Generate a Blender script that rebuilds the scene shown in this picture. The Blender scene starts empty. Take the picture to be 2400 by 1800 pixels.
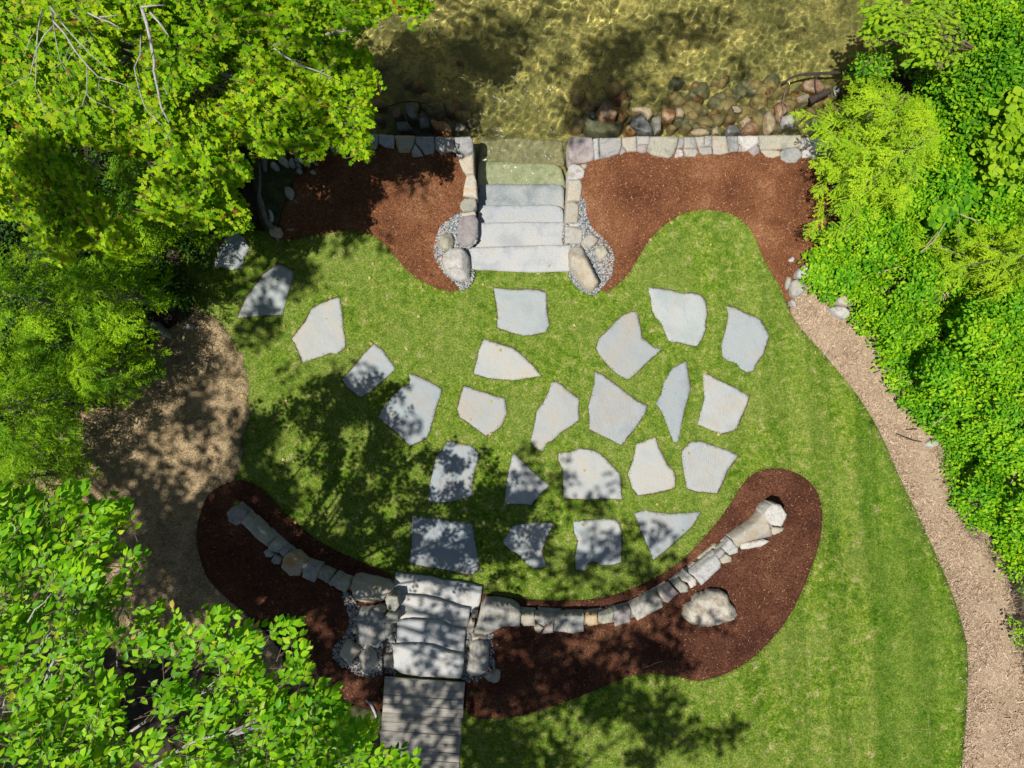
import bpy, math, random
import numpy as np
from mathutils import Vector, geometry
random.seed(7)
RNG = np.random.default_rng(7)
scene = bpy.context.scene

# ------------------------------------------------------------------ camera, sky, sun, exposure
CAMH = 10.7          # drone height above the terrace lawn (metres)
PPM = 150.0          # photo pixels (2400 wide) per metre at z = 0
cam_d = bpy.data.cameras.new('camera'); cam = bpy.data.objects.new('camera', cam_d)
scene.collection.objects.link(cam); scene.camera = cam
cam.location = (0, 0, CAMH); cam.rotation_euler = (0, 0, 0)
cam_d.sensor_width = 36.0; cam_d.lens = 36.0 * CAMH / 16.0
cam_d.clip_start = 0.05; cam_d.clip_end = 400

LX, LY = -0.30, -0.20                      # horizontal run towards the sun per metre of height
sun_vec = Vector((LX, LY, 1.0)).normalized()
world = bpy.data.worlds.new("World"); scene.world = world; world.use_nodes = True
wn = world.node_tree.nodes; wl = world.node_tree.links
bg = wn['Background']; sky = wn.new('ShaderNodeTexSky'); sky.sky_type = 'NISHITA'
sky.sun_disc = False
sky.sun_elevation = math.asin(sun_vec.z)
sky.sun_rotation = math.atan2(sun_vec.x, sun_vec.y)
bg.inputs['Strength'].default_value = 0.052
wl.new(sky.outputs[0], bg.inputs['Color'])
sd = bpy.data.lights.new('sun', 'SUN'); sun = bpy.data.objects.new('sun', sd)
scene.collection.objects.link(sun)
sun.rotation_euler = sun_vec.to_track_quat('Z', 'Y').to_euler()
sun.location = (-4, -1, 14)
sd.energy = 4.9; sd.angle = math.radians(0.53); sd.color = (1.0, 0.97, 0.92)
scene.view_settings.view_transform = 'Standard'; scene.view_settings.look = 'None'
scene.view_settings.exposure = 0.1; scene.view_settings.gamma = 1.0
scene.cycles.max_bounces = 8; scene.cycles.transparent_max_bounces = 16
scene.cycles.transmission_bounces = 6; scene.cycles.diffuse_bounces = 3
scene.cycles.sample_clamp_indirect = 4.0
scene.cycles.use_denoising = True

# ------------------------------------------------------------------ coordinates
def unproj(p, z):
    p = np.asarray(p, float); z = np.asarray(z, float)
    k = (CAMH - z) / CAMH / PPM
    return np.stack([(p[..., 0] - 1200) * k, (900 - p[..., 1]) * k], -1)
def T(ox, oy, pts):
    """points read off a 4x4 tiling of the photograph -> photo pixels"""
    return [(ox + x / 3.687, oy + y / 3.687) for x, y in pts]
def F(pts):
    return [(x * 1.085, y * 1.085) for x, y in pts]
def smooth(t):
    t = np.clip(t, 0, 1); return t * t * (3 - 2 * t)

WALL = np.array([(545, 1185), (600, 1232), (640, 1272), (684, 1308), (727, 1328), (800, 1362), (866, 1380), (930, 1395), (1100, 1430),
                 (1164, 1436), (1335, 1452), (1457, 1438), (1517, 1414), (1596, 1366), (1655, 1320), (1710, 1274), (1830, 1195)], float)
WALLW = unproj(WALL, 0.25)
WXL, WXR = WALLW[0, 0], WALLW[-1, 0]
def G(x, y, shift=0.0):
    """height of the finished ground"""
    x = np.asarray(x, float); y = np.asarray(y, float)
    yw = np.interp(x, WALLW[:, 0], WALLW[:, 1])
    out = np.maximum(np.maximum(WXL - x, x - WXR), 0)
    w = 0.03 + np.minimum(out * 1.1, 2.4)
    inside = smooth((x - WXL) / 0.25) * smooth((WXR - x) / 0.25)
    d = yw - y
    endt = smooth((x - WXL + .1) / 1.0) * smooth((WXR - x + .1) / 1.0)
    hb = 0.11 + 0.10 * endt
    g = hb * smooth((d - shift * inside) / w) + 0.20 * smooth((d - .1) / 1.7) * smooth((x + 6.5) / 2.5) * smooth((7.0 - x) / 3.5)
    # corridor under the lower steps
    px = 1200 + x * PPM; py = 900 - y * PPM
    ramp = np.interp(y, [-4.9, -4.62, -3.0, -2.9], [0.31, 0.26, -0.02, 0.0])
    m = (px > 905) & (px < 1118) & (py > 1330) & (py < 1640)
    g = np.where(m, np.minimum(g, ramp), g)
    return g
def px2w(pts, dz=0.0):
    """photo pixels -> world xy on the ground raised by dz"""
    z = np.zeros(len(pts))
    for _ in range(5):
        xy = unproj(pts, z); z = G(xy[:, 0], xy[:, 1]) + dz
    return xy

# ------------------------------------------------------------------ mesh helpers
col = scene.collection
def setp(o, label=None, cat=None, group=None, kind=None):
    if label: o['label'] = label
    if cat: o['category'] = cat
    if group: o['group'] = group
    if kind: o['kind'] = kind
    return o
def mesh(name, V, Fs, mat, parent=None, origin=None, smooth_sh=False, midx=None):
    """V (n,3) world; Fs: list of index arrays (m,k)."""
    V = np.asarray(V, float)
    if not isinstance(Fs, list): Fs = [Fs]
    Fs = [np.asarray(f, np.int32) for f in Fs if len(f)]
    if parent is not None: org = np.array(parent['_org'])
    elif origin is not None: org = np.array(origin, float)
    else:
        org = np.array([V[:, 0].mean(), V[:, 1].mean(), V[:, 2].min()])
    Vl = V - org
    me = bpy.data.meshes.new(name)
    nl = sum(f.size for f in Fs); nf = sum(len(f) for f in Fs)
    me.vertices.add(len(Vl)); me.vertices.foreach_set('co', Vl.astype(np.float32).ravel())
    me.loops.add(nl); me.polygons.add(nf)
    me.loops.foreach_set('vertex_index', np.concatenate([f.ravel() for f in Fs]))
    st, tot, k0 = [], [], 0
    for f in Fs:
        k = f.shape[1]; st.append(k0 + np.arange(len(f)) * k); tot.append(np.full(len(f), k)); k0 += f.size
    me.polygons.foreach_set('loop_start', np.concatenate(st).astype(np.int32))
    me.polygons.foreach_set('loop_total', np.concatenate(tot).astype(np.int32))
    if smooth_sh: me.polygons.foreach_set('use_smooth', np.ones(nf, bool))
    mats = mat if isinstance(mat, (list, tuple)) else [mat]
    for m in mats: me.materials.append(m)
    if midx is not None: me.polygons.foreach_set('material_index', np.asarray(midx, np.int32))
    me.update(calc_edges=True); me.validate()
    o = bpy.data.objects.new(name, me); col.objects.link(o)
    if parent is not None:
        o.parent = parent; o['_org'] = parent['_org']
    else:
        o.location = org; o['_org'] = [float(v) for v in org]
    return o
def empty(name, loc):
    o = bpy.data.objects.new(name, None); col.objects.link(o); o.location = loc
    o['_org'] = [float(v) for v in loc]; o.empty_display_size = 0.1
    return o
def inpoly(poly, P):
    poly = np.asarray(poly, float); P = np.asarray(P, float)
    x, y = P[:, 0], P[:, 1]; r = np.zeros(len(P), bool); j = len(poly) - 1
    for i in range(len(poly)):
        xi, yi = poly[i]; xj, yj = poly[j]
        if yi != yj:
            c = ((yi > y) != (yj > y)) & (x < (xj - xi) * (y - yi) / (yj - yi) + xi)
            r ^= c
        j = i
    return r
def dist_poly(poly, P, closed=True):
    poly = np.asarray(poly, float); P = np.asarray(P, float); d = np.full(len(P), 1e9)
    n = len(poly)
    for i in range(n if closed else n - 1):
        a = poly[i]; b = poly[(i + 1) % n]; ab = b - a; L = (ab ** 2).sum() + 1e-12
        t = np.clip(((P - a) @ ab) / L, 0, 1); q = a + t[:, None] * ab
        d = np.minimum(d, np.hypot(*(P - q).T))
    return d
def chaikin(P, n=2, closed=True):
    P = np.asarray(P, float)
    for _ in range(n):
        Q = np.roll(P, -1, 0) if closed else P[1:]
        A = P if closed else P[:-1]
        R = np.empty((len(A) * 2, 2)); R[0::2] = A * .75 + Q * .25; R[1::2] = A * .25 + Q * .75
        if not closed: R = np.vstack([P[:1], R, P[-1:]])
        P = R
    return P
def resample(P, s, closed=True):
    P = np.asarray(P, float); Q = np.vstack([P, P[:1]]) if closed else P
    out = []
    for a, b in zip(Q[:-1], Q[1:]):
        n = max(1, int(round(np.hypot(*(b - a)) / s)))
        for i in range(n): out.append(a + (b - a) * i / n)
    if not closed: out.append(Q[-1])
    return np.array(out)
def vnoise(P, scale, seed=0):
    """value noise, 2-D, about 0..1"""
    P = np.asarray(P, float) / scale
    i = np.floor(P).astype(int); f = P - i; f = f * f * (3 - 2 * f)
    def h(a, b):
        n = (a * 374761393 + b * 668265263 + seed * 974711) & 0x7fffffff
        n = ((n ^ (n >> 13)) * 1274126177) & 0x7fffffff
        return ((n ^ (n >> 16)) & 0xffff) / 65535.0
    a = h(i[:, 0], i[:, 1]); b = h(i[:, 0] + 1, i[:, 1]); c = h(i[:, 0], i[:, 1] + 1); d = h(i[:, 0] + 1, i[:, 1] + 1)
    return (a * (1 - f[:, 0]) + b * f[:, 0]) * (1 - f[:, 1]) + (c * (1 - f[:, 0]) + d * f[:, 0]) * f[:, 1]
def fbm(P, scale, seed=0, n=3):
    s = 0; a = 1; t = 0
    for k in range(n):
        s = s + a * vnoise(P, scale / 2 ** k, seed + k * 17); t += a; a *= .5
    return s / t
def tri_fill(B, spacing, extra=None, jit=.25):
    """constrained Delaunay of polygon B (n,2) with interior grid points"""
    B = np.asarray(B, float); n = len(B)
    lo, hi = B.min(0), B.max(0)
    gx, gy = np.meshgrid(np.arange(lo[0], hi[0], spacing), np.arange(lo[1], hi[1], spacing))
    P = np.stack([gx.ravel(), gy.ravel()], 1)
    P = P + RNG.uniform(-jit, jit, P.shape) * spacing
    if extra is not None: P = np.vstack([P, extra])
    P = P[inpoly(B, P)]
    if len(P): P = P[dist_poly(B, P) > spacing * .45]
    A = np.vstack([B, P])
    vs, es, fs, *_ = geometry.delaunay_2d_cdt([Vector(p) for p in A], [(i, (i + 1) % n) for i in range(n)], [], 1, 1e-6)
    V = np.array([(v.x, v.y) for v in vs]); Fa = np.array([f for f in fs if len(f) == 3], np.int32)
    a, b, c = V[Fa[:, 0]], V[Fa[:, 1]], V[Fa[:, 2]]
    ar = (b[:, 0] - a[:, 0]) * (c[:, 1] - a[:, 1]) - (b[:, 1] - a[:, 1]) * (c[:, 0] - a[:, 0])
    Fa[ar < 0] = Fa[ar < 0][:, ::-1]
    return V, Fa[np.abs(ar) > 1e-10]
def skirt(V2, Fa, z, zb):
    """top sheet V2/z plus vertical skirt to zb (scalar/array) round its boundary"""
    e = np.vstack([Fa[:, [0, 1]], Fa[:, [1, 2]], Fa[:, [2, 0]]])
    key = set(map(tuple, e)); bd = [(a, b) for a, b in e if (b, a) not in key]
    V = np.column_stack([V2, z]); ids = sorted({i for ab in bd for i in ab}); m = {v: len(V) + k for k, v in enumerate(ids)}
    zb = np.broadcast_to(zb, (len(V2),))
    W = np.column_stack([V2[ids], zb[ids]])
    Q = np.array([(b, a, m[a], m[b]) for a, b in bd], np.int32)
    return np.vstack([V, W]), [Fa, Q]
def sheet(name, B, spacing, zf, mat, drop=0.08, **k):
    V2, Fa = tri_fill(B, spacing)
    z = zf(V2[:, 0], V2[:, 1]); V, Fs = skirt(V2, Fa, z, z - drop)
    return mesh(name, V, Fs, mat, origin=(0, 0, 0), **k)
def tube(P, R, n=6):
    P = np.asarray(P, float); R = np.broadcast_to(R, (len(P),)).astype(float)
    V = []; 
    for i in range(len(P)):
        d = P[min(i + 1, len(P) - 1)] - P[max(i - 1, 0)]; d = d / (np.linalg.norm(d) + 1e-9)
        u = np.cross(d, (0, 0, 1.0)) if abs(d[2]) < .95 else np.cross(d, (1.0, 0, 0)); u /= np.linalg.norm(u); w = np.cross(d, u)
        a = np.arange(n) * 2 * math.pi / n
        V.append(P[i] + R[i] * (np.cos(a)[:, None] * u + np.sin(a)[:, None] * w))
    V = np.vstack(V); Fq = []
    for i in range(len(P) - 1):
        for j in range(n):
            k = (j + 1) % n; Fq.append((i * n + j, i * n + k, (i + 1) * n + k, (i + 1) * n + j))
    c0 = len(V); V = np.vstack([V, P[:1], P[-1:]])
    Ft = [(j, c0, (j + 1) % n) for j in range(n)] + [((len(P) - 1) * n + (j + 1) % n, c0 + 1, (len(P) - 1) * n + j) for j in range(n)]
    return V, Fq, Ft
class Tubes:
    def __init__(s): s.V = []; s.Q = []; s.Tr = []; s.n = 0
    def add(s, P, R, n=6):
        V, q, t = tube(P, R, n); s.V.append(V); s.Q.append(np.array(q) + s.n); s.Tr.append(np.array(t) + s.n); s.n += len(V)
    def make(s, name, mat, parent=None, **k):
        return mesh(name, np.vstack(s.V), [np.vstack(s.Q), np.vstack(s.Tr)], mat, parent, smooth_sh=True, **k)
def rotmats(yaw, pitch, roll):
    cy, sy, cp, sp, cr, sr = np.cos(yaw), np.sin(yaw), np.cos(pitch), np.sin(pitch), np.cos(roll), np.sin(roll)
    z0, o1 = np.zeros_like(yaw), np.ones_like(yaw)
    Rz = np.stack([cy, -sy, z0, sy, cy, z0, z0, z0, o1], -1).reshape(-1, 3, 3)
    Ry = np.stack([cp, z0, sp, z0, o1, z0, -sp, z0, cp], -1).reshape(-1, 3, 3)
    Rx = np.stack([o1, z0, z0, z0, cr, -sr, z0, sr, cr], -1).reshape(-1, 3, 3)
    return Rz @ Ry @ Rx
def inst(tV, tF, pos, R, s):
    """copies of a template -> one vertex / face array"""
    n, m = len(pos), len(tV)
    s = np.broadcast_to(s, (n,))
    V = np.einsum('nij,mj->nmi', R, tV) * s[:, None, None] + pos[:, None, :]
    Fo = tF[None] + (np.arange(n) * m)[:, None, None]
    return V.reshape(-1, 3), Fo.reshape(-1, tF.shape[1])
def merge(parts):
    Vs, Fs, k = [], [], 0
    for V, Fa in parts:
        Vs.append(V); Fs.append(np.asarray(Fa) + k); k += len(V)
    return np.vstack(Vs), np.vstack(Fs)

# ------------------------------------------------------------------ materials
def newmat(name):
    m = bpy.data.materials.new(name); m.use_nodes = True; nt = m.node_tree
    b = nt.nodes['Principled BSDF']; return m, nt, b
def node(nt, t, **k):
    n = nt.nodes.new(t)
    for a, v in k.items(): setattr(n, a, v)
    return n
def mapped(nt, rot=0.0, scale=(1, 1, 1), src='Position'):
    g = node(nt, 'ShaderNodeNewGeometry'); mp = node(nt, 'ShaderNodeMapping')
    mp.inputs['Rotation'].default_value = (0, 0, rot); mp.inputs['Scale'].default_value = scale
    nt.links.new(g.outputs[src], mp.inputs['Vector']); return mp.outputs[0]
def noise(nt, vec, scale, detail=4, rough=.55, dist=0.0):
    n = node(nt, 'ShaderNodeTexNoise'); n.inputs['Scale'].default_value = scale; n.inputs['Detail'].default_value = detail
    n.inputs['Roughness'].default_value = rough; n.inputs['Distortion'].default_value = dist
    nt.links.new(vec, n.inputs['Vector']); return n.outputs['Fac']
def ramp(nt, fac, stops, interp='LINEAR'):
    r = node(nt, 'ShaderNodeValToRGB'); cr = r.color_ramp; cr.interpolation = interp
    while len(cr.elements) < len(stops): cr.elements.new(.5)
    for e, (p, c) in zip(cr.elements, stops):
        e.position = p; e.color = (*c, 1) if len(c) == 3 else c
    nt.links.new(fac, r.inputs[0]); return r.outputs[0]
def mixc(nt, fac, a, b, blend='MIX'):
    m = node(nt, 'ShaderNodeMix', data_type='RGBA', blend_type=blend)
    if isinstance(fac, (int, float)): m.inputs[0].default_value = fac
    else: nt.links.new(fac, m.inputs[0])
    for i, v in ((6, a), (7, b)):
        if isinstance(v, tuple): m.inputs[i].default_value = (*v, 1)
        else: nt.links.new(v, m.inputs[i])
    return m.outputs[2]
def bump(nt, b, h, strength, dist):
    n = node(nt, 'ShaderNodeBump'); n.inputs['Strength'].default_value = strength; n.inputs['Distance'].default_value = dist
    nt.links.new(h, n.inputs['Height']); nt.links.new(n.outputs[0], b.inputs['Normal'])
W3 = lambda v: (v, v, v)

def stone_mat(name, c1, c2, c3=None, rough=.85, scale=7, spots=.5, bands=False, spec=.3, stain=0):
    m, nt, b = newmat(name); v = mapped(nt)
    n1 = noise(nt, v, scale, 5, .6, .4); c3 = c3 or c1
    base = ramp(nt, n1, [(.37, c1), (.50, c2), (.64, c3)])
    if bands:
        wv = node(nt, 'ShaderNodeTexWave'); wv.inputs['Scale'].default_value = 5; wv.inputs['Distortion'].default_value = 9
        wv.inputs['Detail'].default_value = 3; nt.links.new(v, wv.inputs['Vector'])
        bs = .35 if bands is True else bands
        msk = ramp(nt, noise(nt, v, 3.1, 3), [(.45, W3(0)), (.6, W3(1))]); wv.inputs['Scale'].default_value = 5 if bands is True else 9; wv.wave_profile = 'SAW'
        k_ = mixc(nt, 1.0, ramp(nt, wv.outputs['Fac'], [(.55, W3(0)), (1, W3(bs * 1.6))]), msk, 'MULTIPLY')
        base = mixc(nt, k_, base, tuple(x * .55 for x in c2))
    if stain:
        base = mixc(nt, ramp(nt, noise(nt, v, 1.9, 4, .6, 1.5), [(.52, W3(0)), (.68, W3(stain))]), base, (.40, .29, .19))
        base = mixc(nt, ramp(nt, noise(nt, mapped(nt, scale=(1.1, 1, 1)), 3.3, 5, .7, 2.5), [(.60, W3(0)), (.72, W3(stain * 1.1))]), base, (.17, .18, .17))
    n2 = noise(nt, v, 70, 3, .7)
    base = mixc(nt, ramp(nt, n2, [(.35, W3(spots)), (.5, W3(0))]), base, tuple(x * .5 for x in c1))
    oi = node(nt, 'ShaderNodeObjectInfo')
    base = mixc(nt, 1.0, base, ramp(nt, oi.outputs['Random'], [(0, (.80, .82, .84)), (.5, (.97, .95, .92)), (1, (1.12, 1.08, 1.02))]), 'MULTIPLY')
    nt.links.new(base, b.inputs['Base Color']); b.inputs['Roughness'].default_value = rough
    b.inputs['Specular IOR Level'].default_value = spec
    n3 = noise(nt, v, 22, 6, .65); n4 = noise(nt, v, 5, 3, .5); bump(nt, b, mixc(nt, .5, n3, n4), .8, .03); return m
M = {}
M['flag'] = stone_mat('flagstone', (.32, .36, .365), (.37, .405, .41), (.395, .40, .38), scale=1.7, spots=.12, stain=.20)
M['flagtan'] = stone_mat('flagstone_tan', (.41, .385, .335), (.38, .395, .385), (.34, .37, .375), scale=1.6, spots=.12, stain=.20)
M['flagdark'] = stone_mat('flagstone_veined', (.33, .36, .365), (.38, .405, .405), (.39, .385, .36), scale=1.8, spots=.2, stain=.20, bands=.30)
M['slab'] = stone_mat('granite_slab', (.38, .395, .405), (.46, .475, .48), (.49, .48, .45), scale=2.5, spots=.4, stain=.12)
M['slabgrey'] = stone_mat('damp_slab', (.22, .25, .26), (.31, .34, .345), (.38, .39, .37), scale=3, spots=.4, rough=.6)
M['slabwet'] = stone_mat('wet_slab', (.38, .43, .41), (.48, .52, .49), (.32, .38, .32), scale=6, spots=.5, rough=.45)
M['rough'] = stone_mat('rough_boulder', (.32, .27, .20), (.49, .44, .36), (.58, .54, .47), spots=.6, scale=9)
M['grey'] = stone_mat('grey_stone', (.27, .27, .26), (.42, .40, .37), (.36, .34, .30), spots=.5)
M['tan'] = stone_mat('tan_stone', (.44, .36, .25), (.50, .45, .36), (.40, .38, .34))
M['orange'] = stone_mat('rusty_stone', (.42, .24, .09), (.45, .36, .24), (.40, .38, .33), scale=5)
M['white'] = stone_mat('white_stone', (.42, .40, .37), (.53, .52, .50), (.36, .33, .29), spots=.45, scale=9)
M['blue'] = stone_mat('bluish_stone', (.25, .255, .24), (.38, .37, .335), (.46, .41, .33), bands=True)
M['green'] = stone_mat('greenish_stone', (.27, .27, .21), (.39, .38, .31), (.44, .39, .30), bands=True)
M['purple'] = stone_mat('purplish_stone', (.25, .21, .21), (.33, .29, .28), (.40, .35, .32), spots=.4)
M['dark'] = stone_mat('dark_stone', (.06, .065, .065), (.11, .115, .11), (.16, .15, .14), rough=.3)
M['wetbrown'] = stone_mat('wet_brown_stone', (.16, .075, .035), (.26, .15, .08), (.38, .28, .18), rough=.3)
M['wetgrey'] = stone_mat('wet_grey_stone', (.12, .125, .10), (.20, .20, .16), (.28, .26, .20), rough=.35)
M['wettan'] = stone_mat('wet_tan_stone', (.26, .20, .12), (.36, .29, .18), (.22, .19, .13), rough=.4)
M['wetred'] = stone_mat('rust_red_stone', (.20, .05, .02), (.42, .20, .06), (.50, .36, .18), rough=.3, scale=5)

def island_mat(name, stops, rough=.8, spec=.2, trans=0.0, nscale=0, namt=.5, tcol=None, interp='LINEAR', ncols=None):
    """colour varied per loose piece"""
    m, nt, b = newmat(name); g = node(nt, 'ShaderNodeNewGeometry')
    c = ramp(nt, g.outputs['Random Per Island'], stops, interp)
    if nscale:
        nf = noise(nt, mapped(nt), nscale, 2)
        a, bb = ncols or ((.55, .6, .6), (1.3, 1.25, 1.1))
        c = mixc(nt, 1.0, c, ramp(nt, nf, [(.35, a), (.65, bb)]), 'MULTIPLY')
    nt.links.new(c, b.inputs['Base Color']); b.inputs['Roughness'].default_value = rough; b.inputs['Specular IOR Level'].default_value = spec
    if trans:
        tr = node(nt, 'ShaderNodeBsdfTranslucent'); mx = node(nt, 'ShaderNodeMixShader'); mx.inputs[0].default_value = trans
        c2 = mixc(nt, 1.0, c, tcol or (1.1, 1.15, .6), 'MULTIPLY')
        nt.links.new(c2, tr.inputs['Color']); nt.links.new(b.outputs[0], mx.inputs[1]); nt.links.new(tr.outputs[0], mx.inputs[2])
        nt.links.new(mx.outputs[0], nt.nodes['Material Output'].inputs['Surface'])
    return m
M['maple_leaf'] = island_mat('maple_leaf', [(0, (.12, .30, .006)), (.35, (.245, .465, .006)), (.7, (.39, .60, .008)), (.988, (.44, .50, .022)), (.993, (.42, .18, .03)), (1, (.32, .12, .02))], rough=.6, spec=.12, trans=.35, nscale=1.1, ncols=((.75, .85, .8), (1.15, 1.08, 1.0)))
M['beech_leaf'] = island_mat('beech_leaf', [(0, (.11, .32, .008)), (.4, (.19, .47, .008)), (.8, (.32, .60, .010)), (.99, (.38, .54, .02)), (1, (.50, .28, .05))], rough=.45, spec=.22, trans=.3, nscale=1.2, ncols=((.75, .85, .8), (1.15, 1.08, 1.0)))
M['high_leaf'] = island_mat('high_leaf', [(0, (.10, .22, .012)), (1, (.2, .33, .014))], trans=.18)
M['hemlock'] = island_mat('hemlock_needles', [(0, (.05, .17, .006)), (.5, (.17, .38, .007)), (1, (.42, .60, .010))], rough=.7, spec=.12, trans=.18, nscale=1.8, ncols=((.5, .65, .7), (1.35, 1.2, 1.0)))
M['hemlock_b'] = island_mat('young_needles', [(0, (.17, .36, .010)), (.5, (.32, .51, .012)), (1, (.50, .64, .016))], rough=.7, spec=.15, trans=.18, nscale=2.5, ncols=((.7, .82, .8), (1.15, 1.08, 1.0)))
M['shrub_leaf'] = island_mat('shrub_leaf', [(0, (.06, .21, .008)), (.5, (.17, .39, .009)), (.985, (.32, .52, .012)), (1, (.38, .2, .04))], rough=.55, spec=.16, trans=.25, nscale=1.3, ncols=((.6, .8, .9), (1.3, 1.15, 1.0)))
M['cover_leaf'] = island_mat('cover_leaf', [(0, (.07, .24, .006)), (.4, (.165, .42, .008)), (.9, (.31, .54, .010)), (1, (.46, .58, .03))], rough=.55, spec=.16, trans=.25, nscale=1.6, ncols=((.65, .85, .9), (1.25, 1.12, 1.0)))
M['lime_leaf'] = island_mat('lime_leaf', [(0, (.18, .36, .012)), (.6, (.29, .48, .014)), (1, (.38, .54, .018))], rough=.55, spec=.15, trans=.35)
M['under_leaf'] = island_mat('shade_leaf', [(0, (.02, .07, .008)), (.6, (.05, .13, .010)), (1, (.10, .21, .012))], rough=.6, trans=.1, nscale=1.5)  # near-black greens, deep shade put into the leaf colour
def bark(name, a, b_, sc=14):
    m, nt, b = newmat(name); v = mapped(nt); n = noise(nt, v, sc, 6, .7)
    nt.links.new(ramp(nt, n, [(.3, a), (.7, b_)]), b.inputs['Base Color']); b.inputs['Roughness'].default_value = .9
    bump(nt, b, n, .6, .02); return m
M['bark'] = bark('bark', (.10, .085, .07), (.24, .21, .18))
M['palebark'] = bark('pale_bark', (.26, .235, .21), (.55, .52, .48), 30)
M['twig'] = bark('twig_bark', (.14, .08, .05), (.26, .18, .13), 30)
M['drywood'] = bark('dry_wood', (.30, .22, .15), (.48, .38, .27), 20)
M['wetwood'] = bark('wet_wood', (.02, .015, .012), (.07, .05, .04), 20)

# grass: one colour field for the sward and for its blades
def grass_mat(name, blades):
    m, nt, b = newmat(name); v = mapped(nt)
    big = noise(nt, v, .9, 3, .5); mid = noise(nt, v, 7.5, 5, .68, .5); fine = noise(nt, v, 38, 3, .7)
    c = ramp(nt, mid, [(.33, (.065, .145, .010)), (.46, (.135, .235, .014)), (.58, (.225, .295, .040)), (.70, (.43, .38, .19))])
    cl = noise(nt, v, 22, 4, .7, .8)
    c = mixc(nt, 1.0, c, ramp(nt, cl, [(.34, (.55, .68, .5)), (.5, W3(1.0)), (.66, (1.5, 1.28, 1.7))]), 'MULTIPLY')
    c = mixc(nt, ramp(nt, big, [(.38, W3(0)), (.62, W3(.45))]), c, (.235, .285, .062))
    # older, more olive sod strips on the right
    sep = node(nt, 'ShaderNodeSeparateXYZ'); nt.links.new(mapped(nt, rot=math.radians(-3)), sep.inputs[0])
    mr = node(nt, 'ShaderNodeMapRange'); mr.inputs[1].default_value = 5.33; mr.inputs[2].default_value = 5.37; nt.links.new(sep.outputs[0], mr.inputs[0])
    c = mixc(nt, mixc(nt, 1.0, mr.outputs[0], W3(.8), 'MULTIPLY'), c, mixc(nt, 1.0, c, (.70, .86, .55), 'MULTIPLY'))
    # seams between the sod rolls
    br = node(nt, 'ShaderNodeTexBrick'); br.offset = .37; br.inputs['Scale'].default_value = 1.0
    br.inputs['Brick Width'].default_value = 1.9; br.inputs['Row Height'].default_value = .62; br.inputs['Mortar Size'].default_value = .009
    br.inputs['Mortar Smooth'].default_value = .6
    nv = mapped(nt, rot=math.radians(87)); nd = node(nt, 'ShaderNodeTexNoise'); nd.inputs['Scale'].default_value = 3
    nt.links.new(nv, nd.inputs['Vector'])
    mx = node(nt, 'ShaderNodeVectorMath', operation='SCALE'); nt.links.new(nd.outputs['Color'], mx.inputs[0]); mx.inputs['Scale'].default_value = .09
    ad = node(nt, 'ShaderNodeVectorMath', operation='ADD'); nt.links.new(nv, ad.inputs[0]); nt.links.new(mx.outputs[0], ad.inputs[1])
    nt.links.new(ad.outputs[0], br.inputs['Vector'])
    seam = mixc(nt, 1.0, br.outputs['Fac'], ramp(nt, noise(nt, v, 1.6, 3), [(.46, W3(0)), (.66, W3(.7))]), 'MULTIPLY')
    mr2 = node(nt, 'ShaderNodeMapRange'); mr2.inputs[1].default_value = 2.2; mr2.inputs[2].default_value = 4.2; nt.links.new(sep.outputs[0], mr2.inputs[0])
    seam = mixc(nt, 1.0, seam, mr2.outputs[0], 'MULTIPLY')
    c = mixc(nt, seam, c, (.36, .29, .15))
    w_ = node(nt, 'ShaderNodeTexWave'); w_.bands_direction = 'X'; w_.inputs['Scale'].default_value = .46; w_.inputs['Distortion'].default_value = .6; nt.links.new(mapped(nt, rot=math.radians(-3)), w_.inputs['Vector'])
    c = mixc(nt, mr2.outputs[0], c, mixc(nt, 1.0, c, ramp(nt, w_.outputs['Fac'], [(.35, (.86, .90, .84)), (.65, (1.12, 1.08, 1.15))]), 'MULTIPLY'))
    if blades:
        g = node(nt, 'ShaderNodeNewGeometry')
        c = mixc(nt, 1.0, c, ramp(nt, g.outputs['Random Per Island'], [(0, (.55, .72, .5)), (.45, (.95, 1.0, .9)), (.9, (1.4, 1.3, 1.2)), (1, (2.0, 1.5, 2.2))]), 'MULTIPLY')
    else:
        c = mixc(nt, 1.0, c, ramp(nt, fine, [(.35, W3(.5)), (.65, W3(1.15))]), 'MULTIPLY')
        bump(nt, b, fine, .8, .02)
    nt.links.new(c, b.inputs['Base Color']); b.inputs['Roughness'].default_value = .85; b.inputs['Specular IOR Level'].default_value = .12
    return m
M['lawn'] = grass_mat('lawn', False); M['blade'] = grass_mat('grass_blade', True)
def ground_mat(name, a, b_, c_, sc=9, fsc=60, bs=.9, bd=.03):
    m, nt, b = newmat(name); v = mapped(nt)
    n = noise(nt, v, sc, 5, .65, .3); f = noise(nt, v, fsc, 4, .75)
    c = ramp(nt, n, [(.3, a), (.5, b_), (.7, c_)])
    c = mixc(nt, 1.0, c, ramp(nt, f, [(.3, W3(.45)), (.7, W3(1.35))]), 'MULTIPLY')
    nt.links.new(c, b.inputs['Base Color']); b.inputs['Roughness'].default_value = .95; b.inputs['Specular IOR Level'].default_value = .1
    bump(nt, b, f, bs, bd); return m
M['mulch'] = ground_mat('bark_mulch', (.12, .044, .022), (.25, .10, .045), (.42, .20, .10), sc=1.2)
M['mulchdark'] = ground_mat('shade_dark_mulch', (.075, .028, .018), (.145, .056, .032), (.26, .115, .06), sc=1.4)  # darker maroon base for the lower beds, with some of their shade in it
M['soil'] = ground_mat('woodland_floor', (.04, .03, .02), (.075, .058, .04), (.13, .10, .07), sc=3)
M['darksoil'] = ground_mat('bedding_soil', (.10, .065, .04), (.16, .10, .06), (.22, .15, .09), sc=12)
M['straw'] = ground_mat('seeded_ground', (.32, .235, .13), (.52, .385, .215), (.66, .50, .29), sc=4.5)
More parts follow.
